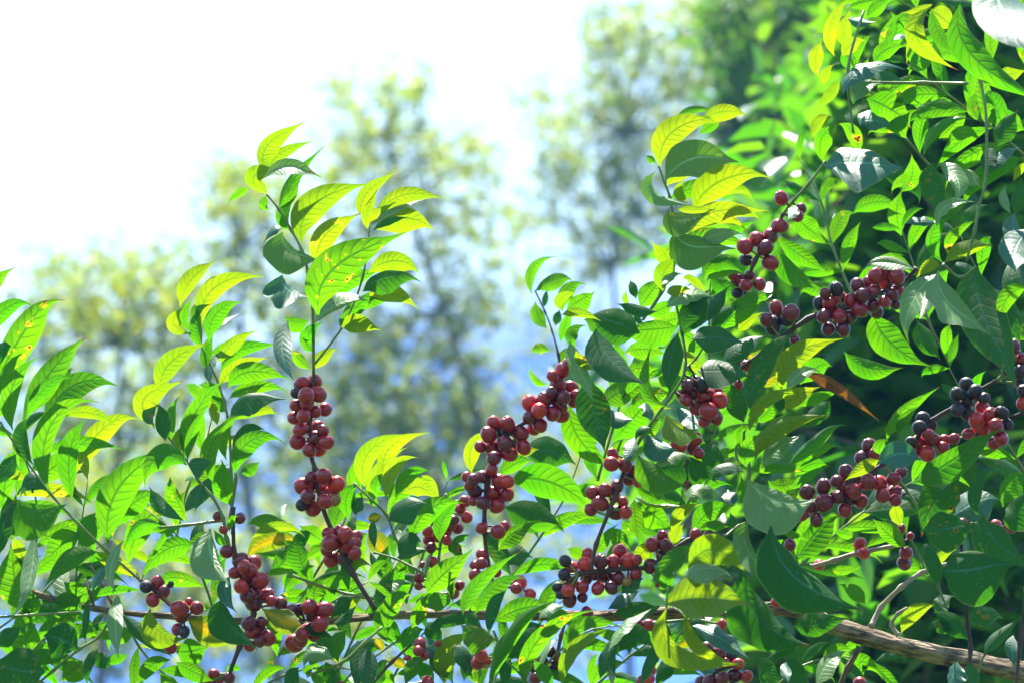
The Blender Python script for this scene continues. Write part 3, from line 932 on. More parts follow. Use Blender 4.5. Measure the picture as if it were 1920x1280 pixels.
C 1544 912 14 d;1513 922 14 d;1546 941 16 d;1524 950 13 d;1503 965 11;1488 971 10;1531 974 12 d;1473 982 9;1481 1021 11 d
1662 827 1690 770 1767 728 7 15 G -.03
1683 813 1695 785 1726 759 9 9 G -.02
1647 869 1688 850 1730 866 22 14 GW -.05
1648 861 1620 876 1582 901 11 11 YG -.05
1715 902 1784 866 1884 798 18 30 GD -.04
1650 851 1650 835 1666 821 11 9 G -.04
S g 3 4 4 : 1650 865 1695 912 1728 960
@shootM|cluster of teal and green leaves radiating from one node above the black cherries|-0.04
S g 4 4 4 : 1768 496 1800 520 1830 500
S g 4 4 4 : 1835 385 1828 430 1812 490
S g 4 4 4 3 : 1835 385 1846 350 1850 290 1848 225
1828 495 1833 600 1887 722 40 46 D .04
1768 493 1744 445 1791 394 7 16 G
1757 426 1775 386 1834 379 11 7 ML -.01
1778 479 1785 440 1840 411 7 11 G
1770 493 1815 468 1864 458 17 10 SY
1762 500 1742 500 1717 523 9 11 Y
1755 515 1708 562 1680 642 15 19 LB
1752 520 1730 565 1711 602 9 9 WL -.01
1760 508 1774 570 1847 618 21 25 ML -.03
1930 428 1893 472 1885 515 24 26 W
1928 472 1910 430 1920 393 19 11 B -.01
1932 536 1890 560 1878 617 13 15 G
1755 420 1725 415 1694 421 7 13 SB .03
1690 442 1680 400 1690 358 15 15 G .3
1870 640 1895 620 1925 630 14 14 D .06
1860 540 1890 590 1900 650 20 20 D .08
@shootN|dense spray of mixed green leaves in the upper right corner below the glossy blade|0.0
S g 4 4 4 4 : 1850 330 1850 230 1838 150 1800 10
S g 5 5 5 : 1640 156 1730 156 1815 157
S g 3 4 4 : 1600 250 1590 130 1620 20
1580 176 1619 130 1702 120 16 17 B -.02
1600 196 1615 165 1659 152 15 13 MB -.02
1630 141 1660 140 1697 152 9 13 S .02
1675 76 1690 65 1713 68 6 6 W
1565 106 1553 55 1590 -6 9 13 Y .05
1590 35 1610 40 1641 45 9 9 WS
1625 31 1645 15 1672 -6 11 11 G
1625 186 1665 205 1712 236 30 21 G .03
1660 241 1685 230 1707 209 11 13 M
1580 106 1595 85 1622 71 13 13 Y .03
1545 161 1548 140 1561 119 9 7 Y .05
1746 12 1718 72 1798 131 10 18 MY -.03
1746 15 1762 72 1797 106 10 14 M -.02
1800 8 1820 112 1962 196 34 23 MG -.06
1750 0 1790 2 1842 18 9 9 S
1748 8 1725 18 1689 25 6 6 Y -.01
1790 55 1760 30 1744 19 19 19 Y .08
1732 291 1760 240 1824 214 9 9 LG
1835 258 1800 255 1771 281 9 15 G
1750 305 1743 355 1766 407 19 20 D
1758 305 1787 340 1775 387 21 15 LS .01
1838 351 1820 330 1802 319 11 13 LS .02
1840 229 1824 200 1841 169 9 13 M
1850 236 1850 205 1870 204 9 9 G
1870 276 1885 240 1912 204 15 17 D .02
1855 326 1880 290 1927 273 9 11 SW
1848 326 1855 295 1871 269 11 15 S
1895 401 1889 370 1904 344 7 9 L
1905 401 1910 370 1922 329 9 13 D
1900 341 1915 310 1927 289 9 9 Y .03
1600 90 1580 60 1600 20 12 14 Y .08
1640 120 1660 95 1700 85 14 14 G .04
1700 130 1730 110 1740 80 16 16 G .08
1700 180 1740 190 1770 170 16 16 G .08
1700 260 1690 230 1720 200 14 14 G .06
1730 220 1760 200 1800 200 16 16 G .1
1760 260 1790 230 1810 190 14 14 G .1
1610 290 1600 250 1570 230 12 12 G .06
1880 200 1900 230 1925 240 14 16 G .04
1650 100 1680 60 1670 20 14 14 G .08
1720 60 1700 40 1680 45 12 14 G .06
1560 220 1535 230 1520 260 12 10 Y .15
1575 150 1555 180 1530 200 9 9 Y .15
1540 80 1530 110 1535 150 12 12 Y .2
1610 130 1590 110 1595 80 12 12 G .1
1670 170 1700 165 1720 185 14 10 Y .12
1650 330 1700 340 1730 380 16 16 D .15
1690 360 1710 330 1705 290 14 14 G .12
1600 400 1640 380 1690 390 14 14 G .25
1870 130 1890 140 1925 130 12 14 Y .06
@shootP|huge glossy blue white leaf hanging blurred at the top right corner|-0.25
S g 4 4 : 1870 -60 1880 -20
1872 -45 1856 48 1905 135 54 48 W
1935 -40 1925 60 1935 160 18 22 G .03
@shootQ|bunch of deep shaded dark green leaves crossing the thick bough at lower right|-0.06
S w 4 4 5 5 5 : 1802 1020 1810 1120 1814 1170 1820 1215 1812 1295
S g 4 4 4 : 1735 1020 1756 1090 1774 1135
S w 5 5 5 : 1925 1100 1913 1200 1904 1295
S g 4 3 3 : 1826 1290 1840 1240 1850 1222
1800 892 1755 930 1718 1002 32 32 D .04
1835 966 1829 920 1872 867 9 11 D
1790 966 1830 940 1877 930 20 27 B .15
1845 966 1858 1010 1925 1057 32 34 D .02
1880 950 1895 905 1935 884 11 21 GD
1880 972 1910 960 1940 900 20 26 D .01
1732 990 1775 990 1828 979 32 31 S
1735 1021 1750 1060 1752 1097 13 15 D -.01
1768 1068 1820 1066 1907 1047 40 53 SD -.03
1815 1199 1784 1166 1751 1147 17 17 D -.02
1812 1161 1845 1150 1884 1154 15 17 D
1785 1181 1765 1172 1749 1164 11 11 D -.01
1760 1151 1765 1130 1791 1114 11 11 S
1845 1226 1870 1195 1925 1158 9 9 S
1795 1240 1785 1262 1773 1294 15 11 B -.03
1815 1240 1818 1267 1812 1294 13 11 S -.03
1900 1190 1893 1215 1895 1247 11 11 B .1
1690 1186 1715 1150 1757 1132 15 11 Y .15
@shootR|pale straight twig in the gap at right with a few single red cherries|0.06
S t 5 5 5 5 : 1520 1062 1562 1050 1608 1036 1690 1020
S g 3 3 : 1605 1036 1600 1003
C 1612 1018 11 b;1619 1036 12 b
C 1536 1058 10 b
C 1699 1036 11;1695 1055 12 d;1691 989 6;1707 1004 6
1700 1026 1664 1000 1640 969 11 19 G -.02
1690 986 1680 960 1678 938 11 11 Y
1600 1005 1585 1000 1560 995 8 8 G .04
1560 1065 1580 1068 1620 1060 8 8 G .04
@shootS|pair of small cherries peering from behind dark leaves at the right edge|0.08
S w 4 4 : 1850 980 1930 1000
C 1867 984 9;1895 987 10;1804 980 9
@shootU|bottom centre spray of long lance leaves bowing right over the bough|-0.16
S g 4 4 4 : 925 1295 935 1220 925 1180
S g 3 3 4 : 945 1235 975 1262 1005 1295
868 1152 893 1097 977 1031 11 13 G -.01
890 1151 925 1100 982 1075 9 17 GM
918 1192 924 1135 966 1085 9 11 D -.01
925 1166 980 1140 1037 1134 19 15 GM .02
917 1288 952 1192 1044 1107 13 16 LG -.02
940 1242 975 1190 1022 1168 19 23 S
985 1288 1007 1202 1112 1129 15 15 G -.02
1010 1161 1030 1140 1067 1136 6 7 L
1025 1166 1050 1155 1080 1181 13 11 G .02
1060 1231 1090 1175 1172 1168 15 9 G -.01
1055 1288 1073 1215 1152 1178 11 12 YD -.03
1040 1288 1015 1260 1004 1234 9 15 G -.02
905 1191 885 1165 880 1139 11 13 D
930 1199 895 1185 864 1167 26 11 SM -.02
870 1277 875 1245 889 1224 11 11 D
946 1295 947 1250 948 1214 10 10 S
1140 1221 1174 1176 1226 1150 9 8 L
1125 1272 1140 1230 1167 1189 15 9 S
1200 1288 1224 1232 1247 1194 9 9 S
1150 1288 1148 1250 1159 1199 6 7 D
1155 1226 1190 1198 1230 1216 27 11 D .01
850 1210 870 1230 885 1270 14 14 D .03
900 1280 890 1260 905 1240 12 12 M .02
1110 1290 1130 1250 1180 1240 10 12 G .05
1230 1290 1250 1250 1290 1240 12 12 D .04
C 902 1228 11 b;895 1243 9;910 1240 9 b
@shootV|hanging twig with a bunch of very dark dry cherries below the bough, bottom centre|0.03
S b 5 5 5 : 1062 1160 1052 1190 1040 1250
C 1032 1221 11 d;1046 1232 10 d;1042 1247 11 d;1016 1240 9 d;1042 1263 8 d;1001 1251 8 d;1004 1270 9 d
@shootW|cherries half hidden under a big folded silver green leaf at the bottom right of centre|0.0
S w 4 4 4 : 1290 1180 1330 1230 1360 1295
C 1326 1214 12 d;1348 1224 12 d;1370 1230 11 k;1384 1244 9 b;1359 1242 8;1400 1267 10 b;1376 1266 14 d;1354 1272 12 d;1331 1277 12 d;1315 1277 9 d
C 1218 1257 11 b;1217 1272 10 b;1206 1276 9
C 1216 1171 9;1195 1169 9;1353 1170 8 b;1455 1128 8 b
C 1612 1279 11
1295 1172 1350 1192 1400 1228 22 13 WS -.03
1310 1200 1285 1205 1270 1215 8 8 O .03
1530 1288 1555 1245 1594 1221 13 12 SL -.03
1540 1242 1570 1220 1599 1215 13 13 G
1620 1272 1615 1240 1662 1265 15 15 G .1
1480 1230 1495 1262 1512 1294 15 15 D
1475 1240 1470 1256 1475 1277 9 9 W -.01
1420 1230 1440 1255 1460 1290 14 14 D .05
"""

LV = ['G','G','G','M','D','S','GM','GD','D','Y','L']
LD = ['D','S','M','G','GD','MD','S','G']
LG = ['G','G','G','Y','GM','M','G','D']
SPRAYS = [
 ('slim leafy branch without fruit at the far left, dipping under the bough', .05, [(-20,1275),(60,1215),(120,1170),(170,1120)], 38, 135, LV, 101),
 ('leafy branch standing behind the left bough, between its two upright twigs', .09, [(120,1200),(140,1100),(150,1000),(165,900)], 44, 150, LV, 102),
 ('small leafy branch hanging under the left bough beside the lone cherries', .06, [(230,1150),(260,1210),(300,1255),(350,1290)], 36, 120, LV, 103),
 ('leafy branch behind the foot of the tall cherry stem, rising left', .08, [(640,1180),(590,1110),(545,1050),(510,990)], 40, 110, LV, 104),
 ('leafy branch behind the tall cherry stem, crossing the bough to the right', .08, [(620,1290),(660,1200),(700,1120),(740,1050)], 38, 105, LV, 105),
 ('dark leafy branch at the bottom edge, between the two lowest cherry bunches', .05, [(470,1300),(540,1262),(620,1250),(700,1262)], 36, 95, LD, 106),
 ('leafy branch under the bough left of the bottom centre spray', .05, [(720,1300),(760,1230),(800,1180),(850,1130)], 36, 125, LV, 107),
 ('leafy branch behind the bottom centre spray, with broad shaded leaves', .08, [(900,1300),(960,1230),(1010,1170),(1060,1120)], 42, 140, LD, 108),
 ('leafy branch behind the middle cherry bunches, light green and slightly blurred', .14, [(960,1080),(1010,1010),(1060,930),(1090,850)], 46, 125, LG, 109),
 ('leafy branch behind the hanging teal leaves in the centre', .12, [(1120,900),(1150,800),(1180,700),(1210,620)], 44, 125, LG, 110),
 ('leafy branch low behind the yellow folded blade, deep green', .08, [(1110,1290),(1180,1230),(1250,1180),(1330,1130)], 42, 110, LD, 111),
 ('leafy branch behind the centre right cherry bunches, mid green and soft', .15, [(1230,1060),(1280,960),(1320,870),(1350,780)], 46, 125, LG, 112),
 ('leafy branch behind the yellow topped shoot at the height of its blue cupped leaf', .12, [(1330,760),(1330,660),(1330,560),(1340,460)], 44, 120, LG, 113),
 ('leafy branch at the far right behind the black cherries, shaded', .12, [(1930,900),(1880,820),(1820,760),(1780,690)], 46, 130, LD, 114),
 ('leafy branch in the upper right corner below the glossy blue blade', .06, [(1930,300),(1860,240),(1780,180),(1700,120)], 42, 150, LG, 115),
 ('leafy branch along the upper right spray, its small leaves pointing left', .1, [(1760,330),(1690,250),(1630,170),(1580,80)], 40, 130, LG, 116),
 ('leafy branch in the top right, second from the corner, bright and soft', .16, [(1860,120),(1790,60),(1720,20),(1640,-20)], 42, 150, LG, 117),
 ('shaded leafy branch right of the teal leaf cluster', .1, [(1940,640),(1890,580),(1840,520),(1800,440)], 46, 125, LD, 118),
 ('leafy branch behind the slanting right cherry branch, dark and blurred', .16, [(1500,1060),(1580,990),(1660,930),(1760,880)], 50, 130, LD, 119),
 ('leafy branch under the thick bough at the lower right, half in shade', .1, [(1440,1300),(1500,1250),(1570,1230),(1640,1240)], 44, 110, LV, 120),
 ('leafy branch at the left edge behind the arching leaves', .1, [(-20,1010),(30,930),(80,850),(120,780)], 44, 165, LG, 121),
 ('leafy branch left of the small fanned sprig, mid height', .1, [(560,1130),(600,1060),(640,990),(660,930)], 40, 100, LG, 122),
 ('leafy branch between the half hidden cherries and the small fanned sprig', .1, [(760,1130),(790,1050),(810,980),(840,900)], 40, 100, LG, 123),
 ('leafy branch behind the left cherry shoot above the bough', .1, [(400,1140),(370,1060),(330,1000),(270,950)], 42, 140, LG, 124),
 ('leafy branch across the lower left corner behind the green twig', .12, [(-20,1190),(60,1130),(130,1060),(210,1010)], 44, 150, LV, 131),
 ('leafy branch hiding the bough between the left cherry shoot and the tall stem', .03, [(520,1230),(560,1180),(620,1130),(690,1090)], 40, 110, LG, 133),
 ('leafy branch hiding the bough under the biggest cherry bunch', .02, [(1010,1260),(1060,1210),(1110,1180),(1180,1170)], 40, 110, LV, 135),
 ('leafy branch over the bough left of the two very large dark leaves', .06, [(1230,1260),(1260,1210),(1290,1170),(1340,1140)], 40, 100, LV, 136),
 ('leafy branch behind the left cherry shoot, long narrow leaves below its yellow tips', .13, [(330,1010),(350,920),(380,850),(400,770)], 46, 140, LG, 137),
 ('leafy branch far left below the topmost arching leaves, sunlit', .08, [(60,1080),(70,980),(60,900),(30,820)], 44, 150, LG, 138),
 ('leafy branch upper right behind the round red cherries, soft and bright', .2, [(1600,560),(1560,460),(1540,380),(1500,300)], 46, 130, LG, 139),
 ('leafy branch right of the long wine red bunch, soft green', .2, [(1780,680),(1740,600),(1720,520),(1690,430)], 46, 130, LG, 140),
 ('soft leafy branch in the gap above the pale twig, right', .22, [(1740,1080),(1700,1000),(1640,960),(1580,940)], 46, 120, LG, 141),
]
def parse(txt):
    out = []
    for ln in txt.strip().split('\n'):
        ln = ln.strip()
        if not ln: continue
        if ln[0] == '@':
            nm, lb, dz = ln[1:].split('|'); out.append({'n': nm, 'label': lb, 'dz': float(dz), 'S': [], 'C': [], 'L': []})
        elif ln[0] == 'S':
            h, b = ln[1:].split(':'); h = h.split(); b = [float(x) for x in b.split()]
            out[-1]['S'].append((h[0], [float(x) for x in h[1:]], list(zip(b[::2], b[1::2]))))
        elif ln[0] == 'C':
            it = []
            for s in ln[1:].split(';'):
                s = s.split(); it.append((float(s[0]), float(s[1]), float(s[2])*(1.09 if float(s[2]) > 9 else 1.25), s[3] if len(s) > 3 else 'r'))
            out[-1]['C'].append(it)
        else:
            s = ln.split(); v = [float(x) for x in s[:8]]
            out[-1]['L'].append((v, s[8], float(s[9]) if len(s) > 9 else 0.0))
    return out
GROUP = 'branches of the fruiting coffee bush'
def shoot(sec):
    d = D0+sec['dz']; x0, y0 = sec['S'][0][2][-1]
    bough = sec['n'] == 'bough'
    root = empty('coffee_bough' if bough else 'coffee_branch', at(x0, y0, d), sec['label'], 'bough' if bough else 'branch', None if bough else GROUP)
    stems = []
    for (mat, rr, pts) in sec['S']:
        T = Tubes(); mp = mpp(d)
        n = len(pts); rad = []
        for i in range(n):
            f = i/(n-1)*(len(rr)-1); a = int(f); b = min(a+1, len(rr)-1)
            rad.append((rr[a]+(rr[b]-rr[a])*(f-a))*mp*RS[mat])
        dd = 0; P3 = []
        for i, (x, y) in enumerate(pts): P3.append(at(x, y, d+R.uniform(-.008, .008)))
        big = max(rad) > .008
        stems += T.add(P3, rad, 22 if big else 8, 22 if big else 5, 0 if big else .55, .42 if mat == 'b' else .06)
        T.obj('stem' if not bough else 'limb', M[mat], root)
    if bough:
        T = Tubes(); e = at(1925, 1260, d)
        T.add([e, e+Vector((.10, .04, -.05)), e+Vector((.2, .10, -.30)), Vector((e.x+.26, e.y+.15, 1.0)), Vector((e.x+.25, e.y+.2, -.05))], [.0095, .0115, .018, .026, .034], 14, 8, 0, .15)
        T.obj('trunk', M['b'], root)
    for it in sec['C']: cluster(root, it, d, stems)
    for v, k, dz in sec['L']:
        leaf(root, (v[0], v[1]), (v[2], v[3]), (v[4], v[5]), v[6]*(1.12 if v[6] < 30 else 1), v[7]*(1.12 if v[7] < 30 else 1), k, d+dz+R.uniform(-.012, .012))
    return root
for sec in parse(DATA): shoot(sec)
# leafy side branches behind and between the fruiting ones: opposite pairs of leaves along a bending stem
def spray(label, dz, stem, step, ln, kinds, seed, lean=.25):
    rnd = random.Random(seed); d = D0+dz
    root = empty('coffee_branch', at(stem[0][0], stem[0][1], d), label, 'branch', GROUP)
    T = Tubes(); n = len(stem); mp = mpp(d)
    T.add([at(x, y, d+rnd.uniform(-.01, .01)) for x, y in stem], [(4-2.6*i/(n-1))*mp*.7 for i in range(n)], 7, 5, .35, .05)
    T.obj('stem', M['g'], root)
    pos = []
    for (x0, y0), (x1, y1) in zip(stem, stem[1:]):
        L = math.hypot(x1-x0, y1-y0); k = max(1, int(L/step))
        for i in range(k): pos.append((x0+(x1-x0)*i/k, y0+(y1-y0)*i/k, math.atan2(y1-y0, x1-x0)))
    x1, y1 = stem[-1]; pos.append((x1, y1, pos[-1][2]))
    for q, (x, y, a) in enumerate(pos):
        for sd in (-1, 1):
            if rnd.random() < .12: continue
            an = a+sd*rnd.uniform(.35, 1.15); L = ln*rnd.uniform(.65, 1.15)*(1-.35*q/len(pos))
            dx, dy = math.cos(an), math.sin(an)
            mx, my = x+dx*L*.5, y+dy*L*.5
            bend = rnd.uniform(.1, .6)
            tx, ty = mx+dx*L*.46+lean*L*.5, my+dy*L*.46+bend*L*.5
            w = L*rnd.uniform(.095, .145); k = rnd.choice(kinds)
            asym = rnd.uniform(.45, 1)
            a1, a2 = (w, w*asym) if rnd.random() < .5 else (w*asym, w)
            leaf(root, (x, y), (mx, my), (tx, ty), a1, a2, k, d+rnd.uniform(-.04, .04))
for sp in SPRAYS: spray(*sp)
# ------------------------------------------------------------------ ground, with an unseen rise added behind the camera
m, n, l = newmat('soil_and_grass')
tc = n.new('ShaderNodeTexCoord'); nz = noise_(n, l, tc.outputs['Object'], .8, 6.0)
p = n.new('ShaderNodeBsdfPrincipled'); l.new(mix_(n, l, smooth(n, l, nz, .4, .6), (.03, .065, .015), (.06, .07, .025)), p.inputs['Base Color']); p.inputs['Roughness'].default_value = .95
o = n.new('ShaderNodeOutputMaterial'); l.new(p.outputs[0], o.inputs[0])
v = []; f = []; N = 100
for i in range(N+1):
    for j in range(N+1):
        x = (i/N-.5)*500; y = (j/N-.5)*500
        v.append((x, y, -.0+(noise.noise(Vector((x*.05, y*.05, 0)))*.6 if math.hypot(x, y) > 12 else 0)+min(7, max(0, -y-5)*.6)))  # last term: rise added behind the camera to cut low front sky light
for i in range(N):
    for j in range(N):
        a = i*(N+1)+j; f.append((a, a+N+1, a+N+2, a+1))
g = mesh_obj('ground', v, f, [m]); g['kind'] = 'structure'; g['label'] = 'grassy ground under the coffee bush, with an unseen rise added behind the camera'
# ------------------------------------------------------------------ far trees and the bushes behind
def bg_leaf_mat(name, refl, t1, t2, fac=.5, rough=.4):
    m, n, l = newmat(name)
    geo = n.new('ShaderNodeNewGeometry')
    rnd = geo.outputs['Random Per Island']
    tr = mix_(n, l, rnd, t1, t2)
    rf = mix_(n, l, rnd, refl, tuple(c*1.7 for c in refl))
    p = n.new('ShaderNodeBsdfPrincipled'); l.new(rf, p.inputs['Base Color']); p.inputs['Roughness'].default_value = rough
    t = n.new('ShaderNodeBsdfTranslucent'); l.new(tr, t.inputs[0])
    ms = n.new('ShaderNodeMixShader'); ms.inputs[0].default_value = fac
    l.new(p.outputs[0], ms.inputs[1]); l.new(t.outputs[0], ms.inputs[2])
    o = n.new('ShaderNodeOutputMaterial'); l.new(ms.outputs[0], o.inputs[0])
    return m
M['bg_olive'] = bg_leaf_mat('far_tree_foliage', (.025, .06, .025), (.16, .31, .003), (.44, .46, .004), .6)
M['bg_green'] = bg_leaf_mat('near_tree_foliage', (.03, .08, .02), (.06, .24, .004), (.20, .36, .008), .5)
M['bg_coffee'] = bg_leaf_mat('coffee_foliage', (.018, .07, .03), (.03, .20, .005), (.17, .40, .004), .5, .28)
M['bg_sunlit'] = bg_leaf_mat('sunlit_coffee_foliage', (.045, .14, .055), (.06, .30, .004), (.20, .43, .004), .5, .22)  # lit copy of the coffee foliage, sunlight put into the colour
LQ = [(0, 0, 0), (.3, .5, .06), (.7, .4, .03), (1, 0, -.12), (.7, -.4, .03), (.3, -.5, .06), (.5, 0, -.04)]
def add_leaf(V, F, p, dirv, ln, wd, rnd):
    T = dirv.normalized(); S = T.cross(Vector((rnd.uniform(-.6, .6), rnd.uniform(-.6, .6), 1))).normalized(); N = S.cross(T)
    b = len(V)
    for (a, c, e) in LQ: V.append(p+T*(a*ln)+S*(c*wd)+N*(e*ln))
    F.extend(((b, b+1, b+6), (b+1, b+2, b+6), (b+2, b+3, b+6), (b+3, b+4, b+6), (b+4, b+5, b+6), (b+5, b, b+6)))
def crown_thing(name, label, cat, group, dist, trunk, clumps, ln, mat, seed, thick=.3, rt=.06, droop=-.35, foot=None, stemname='trunk', crownname='crown', ratio=.38, dens=4.0):
    rnd = random.Random(seed)
    b = at(trunk[0][0], trunk[0][1], dist); base = Vector((b.x, b.y, 0))
    root = empty(name, base, label, cat, group)
    pts = [base]+[at(x, y, dist) for x, y in trunk]
    T = Tubes(); n = len(pts)
    T.add(pts, [rt*(1-.75*i/(n-1)) for i in range(n)], 8, 5, 0, .12)
    V = []; F = []
    for cl in clumps:
        cx, cy, rx, ry, num = cl[:5]; dd = cl[5] if len(cl) > 5 else 0
        c = at(cx, cy, dist+dd); mp = mpp(dist)
        j = min(pts, key=lambda q: (q-c).length)
        if (j-c).length > .001: T.add([j, (j+c)/2+Vector((0, 0, .1*(j-c).length)), c], [rt*.3, rt*.2, rt*.06], 6, 4)
        # sub twigs carry leaf sprays
        ns = max(2, int(num/dens))
        for s in range(ns):
            a = rnd.uniform(0, 6.28); q = math.sqrt(rnd.random())
            tip = c+RX*(math.cos(a)*q*rx*mp)+UP*(math.sin(a)*q*ry*mp)+FW*rnd.gauss(0, thick)
            twd = (tip-c).normalized()*.5+Vector((rnd.gauss(0, .5), rnd.gauss(0, .5), rnd.uniform(-.2, .8))); twd.normalize()
            tl = ln*rnd.uniform(2.0, 3.6); st = tip-twd*tl*.5
            if s % 2 == 0 and dist < 10: T.add([c, (c+st)/2-Vector((0, 0, .03)), st, tip+twd*tl*.4], [.005, .004, .003, .0015], 5, 2)
            for k in range(10):
                u = k/9; p = st+twd*(tl*u)
                dv = twd*rnd.uniform(.2, .9)+Vector((rnd.gauss(0, .8), rnd.gauss(0, .8), rnd.gauss(droop, .5)))
                L = ln*rnd.uniform(.6, 1.25)
                add_leaf(V, F, p, dv, L, L*ratio*rnd.uniform(.8, 1.2), rnd)
    T.obj(stemname, M['trunk'], root)
    mesh_obj(crownname, [q-base for q in V], F, [mat], root, None, True)
    return root
FT = 'blurred trees behind the coffee bush'
crown_thing('tree', 'hazy low tree at the far left, its loose olive crown just above the leaves', 'tree', FT, 17.0,
  [(190, 1250), (215, 900), (230, 650)],
  [(110,560,50,70,120),(170,540,60,60,150),(240,560,70,70,190),(320,500,50,60,110),(300,620,70,60,150),(140,660,60,60,110),(90,500,12,40,30),(230,490,50,25,60),(60,640,40,50,50),(330,720,60,60,70),(200,760,90,60,120),(100,780,60,60,100),(280,800,80,60,110),(30,700,50,70,80),(60,580,30,50,60),(180,620,60,50,110),(280,560,60,50,110),(370,560,50,60,70),(340,660,50,60,80)], .06, M['bg_olive'], 3, .5, .04, -.35, None, 'trunk', 'crown', .40, 2.8)
crown_thing('tree', 'narrow hazy tree just left of the tall shoot tip, sparse olive leaves against white sky', 'tree', FT, 18.0,
  [(520, 1250), (470, 960), (455, 700), (450, 450)],
  [(440,320,35,35,70),(410,370,35,35,60),(480,360,50,50,120),(450,450,70,70,200),(540,430,50,60,90),(420,560,70,60,150),(520,560,60,60,110),(440,670,80,60,120),(560,680,60,70,100),(380,780,90,60,120),(520,820,90,80,180),(430,930,110,70,180),(560,340,40,50,50),(580,500,50,60,80),(560,600,60,60,110),(480,720,90,70,180)], .06, M['bg_olive'], 5, .5, .04, -.35, None, 'trunk', 'crown', .40, 2.8)
crown_thing('tree', 'tall airy tree left of the middle, its feathery top the highest there', 'tree', FT, 19.0,
  [(990, 1250), (900, 800), (830, 580), (760, 380), (720, 260)],
  [(640,175,28,40,50),(660,250,45,50,110),(740,190,50,55,120),(790,150,18,35,40),(760,280,80,60,210),(850,270,50,45,90),(690,350,70,60,170),(840,360,80,60,170),(910,310,50,40,70),(650,450,60,50,90),(760,450,90,60,190),(870,470,70,60,130),(700,560,90,70,190),(820,580,80,60,160),(640,660,80,70,160),(760,680,100,80,260),(880,640,60,50,70),(690,790,90,70,220),(800,800,110,80,300),(910,730,70,70,120),(890,870,90,80,180),(700,920,130,70,240),(830,950,120,80,220),(770,700,120,90,260),(850,820,120,90,260),(720,870,130,90,260),(900,560,60,60,90),(620,300,40,50,60),(620,540,50,60,90),(600,760,80,80,170),(600,880,90,80,180),(930,420,50,50,60),(950,560,60,60,70),(960,820,80,80,130)], .06, M['bg_olive'], 8, .5, .04, -.35, None, 'trunk', 'crown', .40, 2.8)
crown_thing('tree', 'wispy tree right of the middle, sky showing white through its thin crown', 'tree', FT, 21.0,
  [(1180, 1250), (1170, 800), (1150, 500), (1170, 250)],
  [(1130,40,40,35,70),(1220,60,60,50,140),(1150,110,60,50,140),(1250,150,70,60,160),(1310,90,40,60,80),(1120,200,70,60,140),(1200,240,90,70,220),(1290,260,60,60,120),(1050,260,50,45,90),(1040,320,40,40,60),(1110,330,80,50,140),(1210,350,90,60,170),(1090,410,70,40,90),(1180,450,80,50,120),(1340,150,50,60,90),(1350,300,50,60,90),(1310,400,60,60,90),(1300,30,50,50,80),(1000,180,40,50,50),(1000,400,50,50,50),(1130,470,70,50,80),(1240,380,70,60,110),(960,480,60,60,36),(1060,520,70,50,44),(1100,640,90,60,60),(960,620,70,60,44)], .06, M['bg_olive'], 11, .5, .04, -.35, None, 'trunk', 'crown', .40, 1.9)
crown_thing('tree', 'dense bright green tree behind the yellow topped shoot, up to the top edge', 'tree', FT, 12.0,
  [(1480, 1250), (1470, 700), (1450, 300), (1440, 60)],
  [(1380,40,50,60,200),(1460,60,70,70,330),(1540,80,60,80,280),(1400,150,60,60,230),(1480,190,80,70,340),(1370,230,40,50,120),(1430,290,70,60,250),(1520,300,70,70,280),(1440,390,70,60,220),(1540,420,80,80,280),(1380,330,30,30,60),(1340,20,30,40,80),(1480,-30,90,40,200),(1620,40,90,90,300),(1650,200,100,90,300)], .06, M['bg_green'], 13, .5, .05, -.3, None, 'trunk', 'crown', .42, 3.0)
crown_thing('tree', 'low thicket tree seen as olive and blue blur beneath the shoots at lower left', 'tree', FT, 20.5,
  [(300, 1500), (300, 1250), (290, 1100)],
  [(60,900,120,80,200),(250,900,140,80,240),(80,1050,140,80,260),(260,1060,150,80,280),(420,1080,140,80,280),(330,1200,200,90,360),(100,1200,150,80,240),(560,1020,130,80,240),(560,1180,140,80,260)], .085, M['bg_olive'], 17, .8, .03, -.35, None, 'trunk', 'crown', .42, 2.6)
crown_thing('tree', 'low thicket tree seen as pale blur under the central cherry branches', 'tree', FT, 22.0,
  [(900, 1500), (900, 1250), (900, 1100)],
  [(720,1080,130,80,220),(880,1050,130,80,200),(1040,960,120,80,160),(1060,1080,120,70,130),(860,1200,160,80,160),(1050,1220,140,80,100),(720,1220,140,80,180),(1200,900,140,100,200),(1250,1060,140,80,180),(1240,760,130,90,200)], .085, M['bg_olive'], 19, .8, .03, -.35, None, 'trunk', 'crown', .42, 2.8)
BUSH = 'out of focus coffee bushes behind'
crown_thing('coffee_bush', 'out of focus coffee bush filling the dark gap between the cherry branches at right', 'bush', BUSH, 4.6,
  [(1600, 1300), (1610, 900), (1640, 600), (1650, 350)],
  [(1420,480,60,60,44),(1560,430,80,70,90),(1660,420,80,80,110),(1620,560,120,80,130),(1750,560,90,90,110),(1500,660,90,70,80),(1680,680,110,70,120),(1830,660,90,80,110),(1540,780,110,60,110),(1700,760,100,60,110),(1400,620,70,60,55),(1880,800,70,90,90),(1380,740,60,60,55),(1300,830,70,60,55),(1600,330,80,60,70),(1780,440,90,70,90),(1890,500,60,90,80)], .105, M['bg_sunlit'], 23, .22, .02, -.15, None, 'stem', 'foliage', .40, 9.0)
